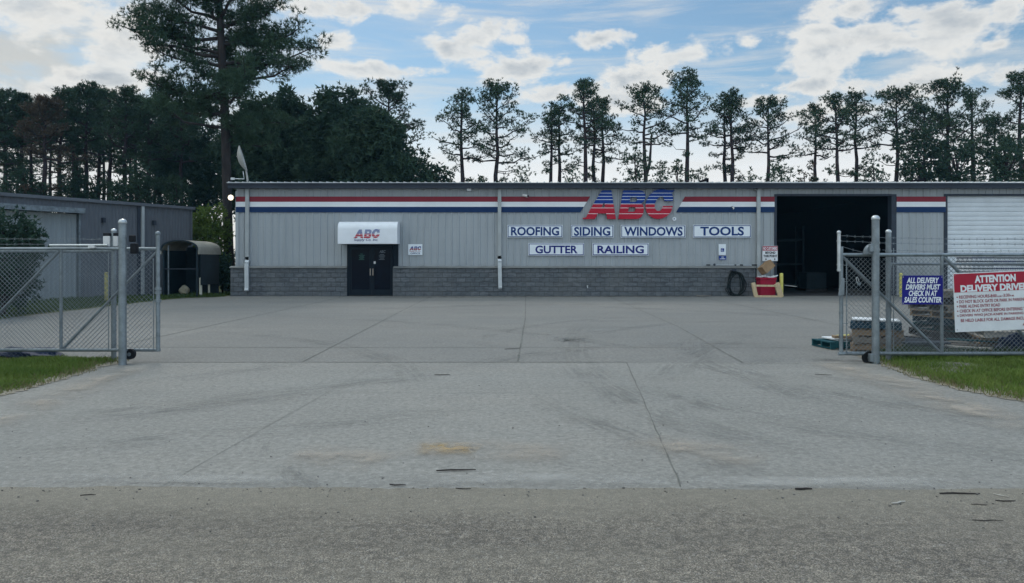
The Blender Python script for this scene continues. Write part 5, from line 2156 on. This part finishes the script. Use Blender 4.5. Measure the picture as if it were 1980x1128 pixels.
sheet_pile('scrap_sheet', 'pale board laid over the top pallet of the small stack', 'board', (6.44, 13.02, .525), (.74, .6, .03), -.42, 1, [M['paper']], 1)
sheet_pile('scrap_sheet', 'pale sheet on the teal pallet left of the small stack', 'board', (5.98, 13.45, .145), (.62, .5, .03), .2, 1, [M['paper']], 2)
sheet_pile('scrap_board', 'yellowish board on the pale sheet beside the small stack', 'board', (6.12, 13.6, .185), (.35, .12, .03), .1, 1, [M['yellow']], 3)
sheet_pile('scrap_board', 'brown board on the pale sheet beside the small stack', 'board', (5.97, 13.28, .185), (.42, .16, .05), .1, 1, [M['wood']], 4)
sheet_pile('sheet_stack', 'low stack of dark sagging sheets right of the small pallet stack', 'sheets', (7.05, 12.85, .012), (.78, .6, .2), .12, 5, [M['bag_dark'], M['wood_dark']], 5)
sheet_pile('sheet_stack', 'flat stack of pale scrap boards between the dark sheets and the low heap', 'boards', (7.75, 13.05, .012), (.8, .7, .11), -.2, 4, [M['wood_bleached'], M['wood_grey']], 6)
sheet_pile('sheet_stack', 'pale crumpled sheets on the third layer of the low heap', 'sheets', (8.7, 12.9, .395), (.9, .5, .05), -.3, 2, [M['wood_bleached'], M['wood']], 7)
rc_ = random.Random(33)
for i in range(9):
    lab = ('crooked grey slat', 'splintered grey slat', 'short pale slat', 'dark narrow slat', 'pale split slat', 'rough brown slat', 'thin grey slat', 'broken dark slat', 'bent pale slat')[i]
    where = ('left end of the low heap', 'foot of the tall stack', 'gap before the tall stack', 'middle of the low heap', 'right end of the low heap', 'ground under the navy sign', 'pale scrap boards', 'dark sagging sheets', 'back of the low heap')[i]
    xx, yy, zz = ((8.15, 12.7, .42), (7.9, 13.5, .06), (7.6, 13.4, .05), (8.7, 12.75, .47), (9.2, 12.6, .3), (7.0, 12.4, .03), (7.7, 12.9, .15), (7.1, 12.8, .24), (9.0, 13.3, .5))[i]
    m_ = MB()
    m_.obox((xx, yy, zz), (rc_.uniform(.5, .95), .085, .022), Matrix.Rotation(rc_.uniform(-.8, .8), 3, 'Z') @ Matrix.Rotation(rc_.uniform(-.12, .12), 3, 'Y'))
    tag(m_.build('slat_board', M[('wood_grey', 'wood_grey', 'wood_bleached', 'wood_dark', 'wood_bleached', 'wood', 'wood_grey', 'wood_dark', 'wood_bleached')[i]], None, origin=(xx, yy, zz)), lab + ' lying on the ' + where, 'board')
planks = [((7.55, 12.55, .05), 1.2, -.15, 'wood_bleached', 'bleached plank lying in front of the pale scrap boards'),
          ((8.1, 12.5, .09), 1.35, -.28, 'wood_bleached', 'long bleached plank slanting under the attention sign'),
          ((8.55, 12.38, .045), 1.2, -.2, 'wood', 'brown plank nearest the fence under the attention sign'),
          ((8.0, 12.75, .2), .9, -.35, 'wood_teal', 'teal plank slanting across the loose boards'),
          ((7.3, 12.35, .035), .9, .1, 'wood_grey', 'grey plank flat on the ground right of the right gate post'),
          ((9.6, 13.4, .55), 1.4, .1, 'wood_bleached', 'pale plank lying across the heap below the sign'),
          ((9.3, 12.75, .43), 1.0, .25, 'card_dark', 'reddish brown board on top of the low heap')]
for c, L, r_, mm, lab in planks:
    m_ = MB()
    m_.obox(c, (L, .11, .028), Matrix.Rotation(r_, 3, 'Z') @ Matrix.Rotation(.03, 3, 'Y'))
    tag(m_.build('plank', M[mm], None, origin=c), lab, 'plank')


def lump(name, label, cat, c, sx, sy, sz, m, seed):
    rg = random.Random(seed)
    ph = [rg.uniform(0, 6) for _ in range(6)]
    m_ = MB()
    m_.ball((0, 0, 0), 1, seg=28, rings=14, zmin=-.35)
    out = []
    for x, y, z in m_.v:
        k = 1 + .16 * math.sin(5 * x + ph[0]) * math.sin(4 * y + ph[1]) + .1 * math.sin(9 * z + 7 * x + ph[2]) + .06 * math.sin(14 * y + 11 * x + ph[3])
        out.append((c[0] + x * sx * k, c[1] + y * sy * k, max(c[2], c[2] + (z * k + .2) * sz)))
    m_.v = out
    return tag(m_.build(name, m, None, origin=c, smooth=True), label, cat)


lump('tarp_bundle', 'dark blue tarp bundled on the ground at the right behind the fence', 'tarp', (8.35, 12.25, .01), .28, .2, .3, M['dark_blue'], 2)
lump('tarp_bundle', 'dark low tarp bundle on the ground behind the left gate', 'tarp', (-7.95, 12.05, .012), .55, .25, .13, M['dark_blue'], 3)


def wrapped(px, label, seed):
    rr = random.Random(seed)
    Y = 25
    x = (px - CX) * Y / F
    t = thing('wrapped_stack', label, 'wrapped goods', (x, Y, 0), 0, 'wrapped stacks by the white roller door')
    m_ = MB()
    z = .14
    k = 0
    while z < 1.62:
        h = .118
        o = rr.uniform(-.02, .02)
        m_.box(x - .37 + o, x + .37 + o, Y - .45 + rr.uniform(0, .03), Y + .45, z, z + h * .62, 0)
        m_.box(x - .36 + o, x + .36 + o, Y - .44, Y + .44, z + h * .62, z + h * .99, 1 if rr.random() < .6 else 2)
        z += h
        k += 1
    m_.box(x - .38, x + .38, Y - .46, Y + .46, z, z + .02, 0)
    m_.build('bundle', [M['wrap'], M['wrap_navy'], M['bag_dark']], t)
    m_ = MB()
    for zz in (.0, .11):
        for i in range(5):
            m_.box(x - .4 + i * .165, x - .4 + i * .165 + .14, Y - .48, Y + .48, zz, zz + .02)
    for yy in (-.44, 0, .44):
        m_.box(x - .4, x + .4, Y + yy - .03, Y + yy + .03, .021, .109)
    m_.build('pallet_base', M['wood_grey'], t)


for i, px in enumerate((1884, 1925, 1967, 2010)):
    wrapped(px, f'white wrapped stack with navy bands by the roller door, {("leftmost", "second from left", "third from left", "rightmost")[i]} of its row', i + 3)

# litter on the road and drive
sticks = [((882, 912.5), .33, .08, .014, 'stick', 'dark straight stick on the drive, the thickest left of centre'),
          ((769, 940.5), .13, -.15, .012, 'stick', 'short dark stick at the edge of the road left of centre'),
          ((896, 947), .12, -.1, .007, 'stick', 'thin dark twig at the road edge right below the thick stick'),
          ((855, 726.5), .24, .02, .012, 'stick', 'dark stick lying far up the drive near the long joint'),
          ((1554, 949), .13, .0, .016, 'stick', 'short dark stick at the road edge below the gateway'),
          ((1856, 957.5), .3, -.02, .012, 'bark', 'long brown stick on the road at the far right'),
          ((1737, 975), .13, .35, .013, 'wood_bleached', 'pale splinter of wood on the road edge'),
          ((1894, 978.5), .11, -.1, .012, 'wood_grey', 'grey stick on the road just below the long brown one'),
          ((1936, 961), .1, -.9, .008, 'wood_bleached', 'thin pale splinter at the far right of the road edge'),
          ((1944, 971), .14, -.08, .009, 'stick', 'dark stick at the far right of the road edge'),
          ((1592, 726), .24, -.25, .009, 'stick', 'thin dark stick on the drive left of the right gate post'),
          ((1910, 1009), .2, -.1, .006, 'stick', 'thin half-buried twig on the road at the right'),
          ((170, 960), .11, .1, .007, 'stick', 'thin twig on the road at the far left'),
          ((990, 676), .3, .25, .012, 'stick', 'dark crumpled strip beside the middle concrete joint'),
          ((1795, 735), .16, .5, .006, 'wood_bleached', 'thin pale twig at the edge of the right grass')]
for (px, py), L, r_, rad, mm, lab in sticks:
    g = gd(px, py)
    rr = random.Random(px)
    rad *= .46
    L *= .9
    d = Vector((math.cos(r_), math.sin(r_), 0))
    nn = Vector((-d.y, d.x, 0))
    zz = rad + .006
    m_ = MB()
    m_.tube([g - d * L / 2 + Vector((0, 0, zz)), g - d * L * .15 + nn * rr.uniform(-.012, .012) + Vector((0, 0, zz)), g + d * L * .2 + nn * rr.uniform(-.012, .012) + Vector((0, 0, zz)), g + d * L / 2 + Vector((0, 0, zz))],
            [rad * .8, rad, rad * .9, rad * .6], 7)
    tag(m_.build('stick', M[mm], None, origin=g), lab, 'stick')
rs = random.Random(17)
m_ = MB()
for i in range(300):
    if i < 190:
        px, py = rs.uniform(-20, 2000), 946 + 90 * rs.random() ** 2.2
    else:
        px, py = rs.uniform(0, 2000), rs.uniform(740, 945)
    g = gd(px, py)
    r = rs.uniform(.002, .0065) * (1.3 if rs.random() < .1 else 1)
    m_.ball(g + Vector((0, 0, .006 + r * .3)), r, seg=6, rings=4, sx=rs.uniform(.8, 1.5), sz=.7)
tag(m_.build('road_pebbles', M['stone'], None, origin=(0, 5, 0)), kind='stuff')


# ------------------------------------------------------------------ thin blue volume, added to lift the darks toward blue
def added_haze():
    m = bpy.data.materials.new('added_haze_volume')
    m.use_nodes = True
    nt = NT(m.node_tree)
    m.node_tree.nodes.remove(m.node_tree.nodes['Principled BSDF'])
    v = nt.n('ShaderNodeVolumePrincipled')
    v.inputs['Color'].default_value = (.3, .68, 1, 1)
    v.inputs['Density'].default_value = HAZE_D
    v.inputs['Anisotropy'].default_value = 0
    nt.l(v.outputs[0], m.node_tree.nodes['Material Output'].inputs['Volume'])
    m_ = MB()
    m_.box(-152, 152, -62, 202, -1.03, 24)
    tag(m_.build('added_haze', m), kind='stuff')


HAZE_D = .0003
added_haze()


# ------------------------------------------------------------------ trees
def blades(P, D, n, length, width, rng, spread=.9):
    """n thin triangles from each point P, leaning along direction D"""
    k = len(P)
    P = np.repeat(P, n, 0)
    D = np.repeat(D, n, 0)
    R = rng.normal(size=(k * n, 3))
    R /= np.linalg.norm(R, axis=1)[:, None]
    d = D + R * spread
    d /= np.linalg.norm(d, axis=1)[:, None] + 1e-9
    s = np.cross(d, rng.normal(size=(k * n, 3)))
    s /= np.linalg.norm(s, axis=1)[:, None] + 1e-9
    L = length * rng.uniform(.6, 1.25, (k * n, 1))
    W = width * rng.uniform(.6, 1.3, (k * n, 1)) / 2
    V = np.stack([P + s * W, P - s * W, P + d * L], 1).reshape(-1, 3)
    return V


def crown_mesh(clumps, rng, tufts, nb, length, width, flat=.62, spread=.9):
    Vs = []
    for (c, r) in clumps:
        k = max(3, int(tufts * (r / .5) ** 2))
        q = rng.normal(size=(k, 3))
        q /= np.linalg.norm(q, axis=1)[:, None]
        rad = rng.uniform(.25, 1, (k, 1)) ** .6
        p = q * rad * np.array([r, r, r * flat]) + np.array(c)
        D = q * .8 + np.array([0, 0, .45])
        Vs.append(blades(p, D, nb, length, width, rng, spread))
    V = np.concatenate(Vs, 0)
    return V, np.arange(len(V)).reshape(-1, 3)


def trunk_pts(base, top, rng, n=9, wob=.12):
    b, t = np.array(base), np.array(top)
    pts = []
    for i in range(n + 1):
        f = i / n
        p = b + (t - b) * f
        if 0 < i < n:
            p = p + np.array([rng.normal() * wob, rng.normal() * wob, 0]) * (.4 + f)
        pts.append(p)
    return pts


def on_path(pts, f):
    x = f * (len(pts) - 1)
    i = min(int(x), len(pts) - 2)
    return pts[i] + (pts[i + 1] - pts[i]) * (x - i)


def limb(mb, clumps, rng, p0, p1, nclump, cr, r0, sub=.35, tmin=.4, sides=5):
    """a drooping limb with side twigs that carry the needle clumps"""
    p0, p1 = np.array(p0), np.array(p1)
    L = np.linalg.norm(p1 - p0)
    sag = -.07 * L
    pts = []
    for i in range(6):
        f = i / 5
        p = p0 + (p1 - p0) * f + np.array([0, 0, sag * math.sin(PI * f)]) + rng.normal(size=3) * .03 * L * (0 < i < 5)
        pts.append(p)
    mb.tube([tuple(p) for p in pts], [r0 * (1 - .8 * i / 5) for i in range(6)], sides, caps=False)
    clumps.append((pts[-1], cr * rng.uniform(.8, 1.1)))
    for k in range(nclump):
        f = rng.uniform(tmin, 1)
        q = on_path(pts, f)
        off = rng.normal(size=3) * np.array([1, 1, .5])
        off = off / (np.linalg.norm(off) + 1e-6) * L * sub * rng.uniform(.25, 1) * (1.15 - .4 * f)
        off[2] += abs(off[2]) * .6 + .05 * L
        c = q + off
        mb.tube([tuple(q), tuple(q + off * .5 + np.array([0, 0, -.04 * L])), tuple(c)], [r0 * .32, r0 * .22, r0 * .1], 3, caps=False)
        clumps.append((c, cr * rng.uniform(.6, 1.1)))


def pine(px, top, hw, bot, Y, label, seed, dens=1.0, lean=0, limbs=17, low=3, leaf='needle', fork=False, trunk_r=None, group=None, lowlen=.8, name='pine_tree'):
    rng = np.random.default_rng(seed)
    s = Y / F
    ztop, zbot = EYE + (HZ - top) * s, EYE + (HZ - bot) * s
    xb, xt = (px + lean - CX) * s, (px - CX) * s
    R = hw * s * 1.27
    zbot -= 20 * s
    base = (xb, Y, 0)
    t = thing(name, label, 'tree', base, 0, group)
    tr = trunk_r or (.1 + .011 * ztop) * .92
    m_ = MB()
    pts = trunk_pts((xb, Y, -.1), (xt, Y, ztop - .5), rng, 9, .045)
    m_.tube([tuple(p) for p in pts], [tr * (1.15 - .95 * (i / 9) ** 1.15) for i in range(10)], 8, caps=False)
    clumps = []
    H = ztop + .1
    for i in range(limbs):
        f = (i + rng.uniform(-.3, .3)) / (limbs - 1)
        f = min(max(f, 0), 1)
        z = zbot + (ztop - zbot) * (.02 + .86 * f)
        p0 = on_path(pts, min(1, max(0, (z + .1) / (ztop - .4))))
        az = i * 2.399 + rng.uniform(-.5, .5)
        el = math.radians(4 + 48 * f + rng.uniform(-8, 10))
        L = R * (1.18 - .72 * f ** 2.2) * rng.uniform(.68, 1.15)
        d = np.array([math.cos(az) * math.cos(el), math.sin(az) * math.cos(el), math.sin(el)])
        p1 = p0 + d * L
        p1[2] = min(p1[2], ztop)
        limb(m_, clumps, rng, p0, p1, int(6.2 * dens * (1 if f > .25 else .8)), .36 * (.75 + R / 8), .075 * (1.1 - .5 * f), .4, .3)
    clumps.append((np.array([xt, Y, ztop - .35]), .5))
    for i in range(low + 2):                       # a few thin branches below the crown
        z = zbot * rng.uniform(.62, .98)
        p0 = on_path(pts, min(1, (z + .1) / (ztop - .4)))
        az = rng.uniform(0, 2 * PI)
        L = R * lowlen * rng.uniform(.4, 1.1)
        p1 = p0 + np.array([math.cos(az), math.sin(az), rng.uniform(-.1, .35)]) * L
        limb(m_, clumps, rng, p0, p1, int(rng.integers(2, 7)), .3, .04, .3, .4)
    if fork:
        p0 = on_path(pts, .55)
        q = [p0, p0 + np.array([.35, .2, 1.2]), p0 + np.array([.5, .1, 3.6])]
        m_.tube([tuple(p) for p in q], [tr * .6, tr * .5, tr * .2], 6, caps=False)
    m_.build('trunk', M['bark_far'], t, smooth=True)
    V, T = crown_mesh(clumps, rng, 26, 6, .2, .058)
    V = V - np.array(base)
    np_mesh('crown', V, T, M[leaf], t)
    return t


def leafy(px, top, hw, bot, Y, label, seed, leaf='leaf_dark', n=260, cat='tree', name='leafy_tree', cr=.55, tufts=16, size=.2, group=None, shape=1.0, trunk=True, wid=.13, depth=1.0, airy=0.0):
    """dense evergreen or shrub: leaf clumps spread through an uneven crown, on a real trunk with limbs"""
    rng = np.random.default_rng(seed)
    s = Y / F
    zt, zb = EYE + (HZ - top) * s, max(.15, EYE + (HZ - bot) * s)
    x = (px - CX) * s
    R = hw * s
    base = (x, Y, 0)
    t = thing(name, label, cat, base, 0, group)
    ph = rng.uniform(0, 6, 8)
    clumps = []
    m_ = MB()
    zc = (zt + zb) / 2
    hh = (zt - zb) / 2
    m_.tube([(x, Y, -.1), (x + .1 * R, Y, zb + hh * .6), (x - .05 * R, Y + .1, zt - hh * .5)], [max(.05, R * .08), max(.04, R * .055), .03], 7, caps=False)
    k = 0
    while k < n:
        u = rng.uniform(-1, 1, 3)
        az = math.atan2(u[1], u[0])
        rr = np.linalg.norm(u)
        lim = 1 + .16 * math.sin(2 * az + ph[0]) + .15 * math.sin(3 * az + 4 * u[2] + ph[1]) + .12 * math.sin(6 * u[2] + ph[2] + 2 * az)
        w = (1 - max(0, u[2]) * .18 * shape)
        if rr > lim * w or rr < .3:
            continue
        c = np.array([x + u[0] * R * .92, Y + u[1] * R * .92 * depth, zc + u[2] * hh * .95])
        clumps.append((c, cr * rng.uniform(.55, 1.15)))
        if k % 5 == 0:
            p0 = np.array([x, Y, zb + (c[2] - zb) * .55])
            m_.tube([tuple(p0), tuple((p0 + c) / 2 + np.array([0, 0, .1 * R])), tuple(c)], [max(.02, R * .025), max(.015, R * .018), .01], 4, caps=False)
        k += 1
    m_.build('trunk', M['bark_far'], t, smooth=True)
    V, T = crown_mesh(clumps, rng, tufts, 4, size, wid, .8, 1.6)
    V = V - np.array(base)
    V[:, 2] = np.maximum(V[:, 2], .02)
    np_mesh('crown', V, T, M[leaf], t)
    return t


GP = 'pines behind the warehouse'
specs = [
    (753, 160, 46, 262, 54, 'round airy pine rising from the dense dark trees left of the open sky', 2.0, 0, 18, 3, False),
    (893, 178, 40, 290, 58, 'pine with long bare side branches at the left end of the open row', 1.2, 2, 17, 6, False),
    (961, 165, 58, 300, 58, 'broad full pine above the middle downspout of the warehouse', 1.35, -2, 22, 6, False),
    (1068, 213, 24, 285, 60, 'shorter left pine of the close pair above the ROOFING sign', 1.2, -3, 12, 4, False),
    (1080, 205, 30, 280, 62, 'right pine of the close pair above the ROOFING sign', 1.2, 4, 13, 4, False),
    (1129, 158, 42, 250, 58, 'tall slim-trunked pine above the SIDING sign', 1.4, 4, 17, 3, False),
    (1148, 196, 30, 270, 61, 'pine just right of the tall slim one, above the letter A', 1.2, 2, 13, 4, False),
    (1166, 188, 34, 285, 63, 'pine above the gap between the letters A and B', 1.2, -1, 14, 5, False),
    (1243, 168, 50, 262, 58, 'fork-trunked pine above the letter C', 1.25, 12, 17, 6, True),
    (1330, 148, 52, 245, 58, 'tallest pine of the open row, right of the huge letters', 1.3, -3, 18, 5, False),
    (1401, 190, 26, 290, 62, 'slim left pine of the close pair above the TOOLS sign', 1.2, -2, 12, 6, False),
    (1414, 180, 38, 270, 60, 'bushy right pine of the close pair above the TOOLS sign', 1.4, 5, 16, 7, False),
    (1486, 193, 46, 285, 58, 'lone round pine above the downspout beside the open bay', 1.35, -1, 17, 3, False),
    (1575, 205, 30, 285, 62, 'shortest pine above the left part of the open bay', 1.2, 7, 13, 6, False),
    (1615, 185, 36, 275, 58, 'pine with a thick trunk above the middle of the open bay', 1.25, 12, 16, 5, False),
    (1656, 180, 34, 270, 60, 'straight thin pine above the tall right gate post', 1.2, 0, 15, 5, False),
    (1733, 178, 50, 270, 58, 'round-headed pine above the right jamb of the bay', 1.35, 2, 19, 5, False),
    (1788, 205, 40, 300, 62, 'dense pine above the short striped wall right of the bay', 1.8, 0, 18, 6, False),
    (1832, 150, 46, 290, 58, 'tall bushy pine above the left edge of the white roller door', 1.8, 3, 20, 6, False),
    (1880, 170, 36, 300, 62, 'thinner pine right of the tall bushy one above the roller door', 1.3, 2, 15, 6, False),
    (1925, 230, 36, 320, 64, 'low dense pine between two taller ones at the photo\'s right', 1.8, 0, 16, 6, False),
    (1972, 140, 46, 300, 58, 'tall pine cut by the right edge of the photo', 1.7, 2, 20, 6, False),
]
for i, (px, top, hw, bot, Y, lab, dens, lean, lim_, low, fork) in enumerate(specs):
    pine(px, top, hw, bot, Y, lab, 100 + i, dens, lean, lim_, low, 'needle', fork, None, GP)

# dense dark trees
DG = 'dense dark trees left of the open row'
leafy(545, 158, 78, 420, 50, 'dense dark evergreen right behind the giant pine', 31, 'leaf_dark', 420, group=DG, cr=.75, tufts=20, size=.3)
leafy(650, 158, 70, 420, 49, 'dense dark evergreen above the left part of the entrance awning', 32, 'leaf_dark', 420, group=DG, cr=.72, tufts=20, size=.3)
leafy(718, 188, 75, 420, 47, 'broad dark evergreen above the entrance awning, sloping down to the right', 33, 'leaf_dark', 430, group=DG, cr=.72, tufts=20, size=.3, shape=2)
leafy(792, 268, 48, 420, 47, 'low dark tree at the right foot of the dense evergreens', 34, 'leaf_dark', 190, group=DG, cr=.5, tufts=14, size=.26)
leafy(845, 312, 30, 400, 49, 'small bushy tree just above the roof left of the open row', 35, 'leaf_dark', 90, group=DG, cr=.42, tufts=14, size=.24)
leafy(480, 195, 55, 430, 54, 'dark evergreen seen through the giant pine\'s lower branches', 36, 'leaf_dark', 320, group=DG, cr=.7, tufts=18, size=.3)
leafy(330, 215, 45, 380, 58, 'dark rounded tree left of the giant pine\'s trunk', 37, 'leaf_dark', 230, group=DG, cr=.6, tufts=16, size=.28)
leafy(395, 225, 42, 430, 56, 'dark tree directly behind the giant pine\'s trunk', 38, 'leaf_dark', 240, group=DG, cr=.6, tufts=16, size=.28)
leafy(1775, 225, 42, 400, 55, 'dense dark tree above the striped wall between bay and roller door', 39, 'leaf_dark', 120, cr=.46, tufts=15, size=.24)
leafy(1850, 250, 50, 400, 54, 'dense dark tree low above the white roller door', 40, 'leaf_dark', 130, cr=.46, tufts=15, size=.24)
leafy(1945, 245, 52, 400, 54, 'dense dark tree low at the right edge of the photo', 41, 'leaf_dark', 140, cr=.46, tufts=15, size=.24)

SG = 'understorey shrubs behind the roof'
for i, (px, top, hw, n, leaf, lab) in enumerate((
        (1010, 318, 22, 34, 'needle', 'thin sapling right of the broad full pine, just above the roof'),
        (1108, 322, 16, 26, 'needle', 'tiny sapling above the roof between ROOFING and SIDING signs'),
        (1228, 262, 32, 80, 'leaf_dark', 'shrubby tree above the letter B, left of the forked pine'),
        (1277, 308, 20, 40, 'leaf_dark', 'small shrub right of the forked pine above the letter C'),
        (1310, 298, 16, 22, 'needle', 'wispy sapling left of the tallest pine'),
        (1352, 318, 22, 44, 'leaf_dark', 'small shrub at the right foot of the tallest pine'),
        (1452, 322, 20, 30, 'needle', 'wispy shrub left of the lone round pine'),
        (1512, 304, 28, 70, 'leaf_dark', 'rounded shrub at the right foot of the lone round pine'),
        (1556, 310, 22, 26, 'leaf_brown', 'thin bare-looking shrub above the left corner of the bay'),
        (1690, 290, 30, 70, 'leaf_dark', 'shrubby tree above the right half of the bay'),
        (930, 325, 18, 26, 'needle', 'thin sapling between the first two pines of the open row'))):
    leafy(px, top, hw, 400, 50 + (i % 3), lab, 60 + i, leaf, n, 'shrub', 'shrub', cr=.38, tufts=11, size=.2, group=SG, wid=.09)

# pines in the dense row behind the grey shed
RW = [(-12, 180), (8, 176), (42, 186), (62, 205), (118, 178), (140, 170), (166, 162), (190, 172), (212, 180), (243, 168), (262, 185), (288, 196), (308, 178), (352, 205), (372, 200)]
ORDW = ['first', 'second', 'third', 'fourth', 'fifth', 'sixth', 'seventh', 'eighth', 'ninth', 'tenth', 'eleventh', 'twelfth', 'thirteenth', 'fourteenth', 'fifteenth']
for i, (px, top) in enumerate(RW):
    pine(px, top, (38, 33, 36)[i % 3], 300 - (i * 37) % 40, 52 + (i * 5) % 9, f'slender dark pine behind the grey shed, {ORDW[i]} in its row from the left', 200 + i, 1.9, (i * 7) % 9 - 4, 17, 5, 'needle', False, .22, 'dense row of pines behind the grey shed', .6)
for i, px in enumerate((-6, 34, 96, 150, 200, 252, 300, 345)):
    pine(px, 196 + (i * 23) % 25, 42, 315, 65 + (i * 3) % 5, f'pine in the farther row behind the grey shed, mostly hidden, {ORDW[i]} from the left', 260 + i, 2.0, (i * 5) % 7 - 3, 16, 6, 'needle', False, .2, 'farther row of pines behind the grey shed', .6)
pine(86, 190, 40, 290, 50, 'brownish pine with thinning needles behind the grey shed', 231, 1.9, 2, 18, 3, 'leaf_brown', False, .22)
UG = 'undergrowth behind the grey shed'
for i, (px, top, hw) in enumerate(((20, 330, 26), (72, 340, 24), (130, 335, 24), (178, 345, 26), (232, 340, 28), (286, 335, 30), (340, 330, 28), (152, 300, 18), (270, 295, 20), (48, 305, 16))):
    leafy(px, top, hw, 430, 49 + i % 4, f'dark undergrowth shrub behind the grey shed, {ORDW[i]} of its group', 80 + i, 'leaf_dark', 95, 'shrub', 'shrub', cr=.42, tufts=11, size=.22, group=UG, wid=.09)

# the giant pine
rng = np.random.default_rng(77)
YB = 37.0
gp = thing('pine_tree', 'giant pine towering over the left end of the warehouse', 'tree', at(444, 562, YB) * 1)
gp.location.z = 0
m_ = MB()
tp = [np.array(at(a, b, YB)) for a, b in ((446, 566), (442, 480), (439, 380), (437, 280), (434, 200), (430, 120), (426, 50), (423, -30), (420, -110), (417, -165))]
m_.tube([tuple(p) for p in tp], [.3, .235, .225, .22, .21, .2, .17, .13, .09, .04], 12, caps=False)
clumps = []


def tz(py):
    for a, b in zip(tp[:-1], tp[1:]):
        za = EYE + (HZ - py) * YB / F
        if a[2] <= za <= b[2]:
            f = (za - a[2]) / (b[2] - a[2])
            return a + (b - a) * f
    return tp[-1]


BL = [(178, 262, 138, 9), (165, 300, 165, 7), (118, 292, 92, 8), (98, 236, 52, 9), (92, 300, 55, 8), (62, 228, 12, 9), (50, 300, 20, 8), (28, 280, -25, 8), (205, 300, 195, 6), (190, 350, 150, 7), (-5, 330, -60, 7), (-40, 340, -110, 6),
      (150, 515, 172, 8), (140, 590, 132, 9), (120, 606, 88, 9), (112, 545, 100, 9), (75, 570, 38, 9), (60, 520, 55, 9), (42, 560, -8, 9), (22, 510, -45, 8), (180, 510, 205, 7), (165, 470, 170, 7), (-20, 500, -85, 7), (-60, 470, -130, 6), (210, 540, 230, 6),
      (100, 400, 70, 8), (70, 470, 40, 9), (130, 460, 110, 9), (30, 400, -10, 8), (40, 470, 0, 8), (145, 385, 130, 5), (0, 430, -60, 8), (215, 380, 195, 6), (225, 500, 250, 6), (235, 350, 230, 5), (-90, 430, -150, 5), (250, 460, 240, 6), (260, 520, 275, 6)]
for i, (sy, ex, ey, n) in enumerate(BL):
    p0 = tz(sy + 12)
    p1 = np.array(at(ex, ey, YB))
    p1[1] += rng.uniform(-1, 1) * (1.2 if abs(ex - 430) > 90 else 3.2)
    limb(m_, clumps, rng, p0, p1, int(n * 1.9), .57, .1, .27, .3, 6)
m_.build('trunk', M['bark'], gp, smooth=True)
V, T = crown_mesh(clumps, rng, 30, 9, .23, .034, .55)
np_mesh('crown', V - np.array(gp.location), T, M['needle_near'], gp)

# bushes on the left
leafy(402, 383, 40, 548, 36.0, 'yellow-green bush between the grey shed and the giant pine', 91, 'leaf_yellow', 420, 'bush', 'bush', cr=.3, tufts=26, size=.15, wid=.09)
leafy(430, 490, 18, 566, 35.2, 'dark bush below the yellow-green one, behind the arched shelter', 92, 'leaf_bush', 120, 'bush', 'bush', cr=.34, tufts=14, size=.16, wid=.09)
leafy(440, 470, 22, 568, 38.5, 'dark narrow bush at the foot of the giant pine', 93, 'leaf_bush', 80, 'bush', 'bush', cr=.3, tufts=14, size=.15, wid=.08)
leafy(5, 398, 62, 612, 20.6, 'large dark green bush in front of the grey shed, cut by the photo edge', 94, 'leaf_bush', 620, 'bush', 'bush', cr=.24, tufts=34, size=.13, wid=.065, shape=.6)
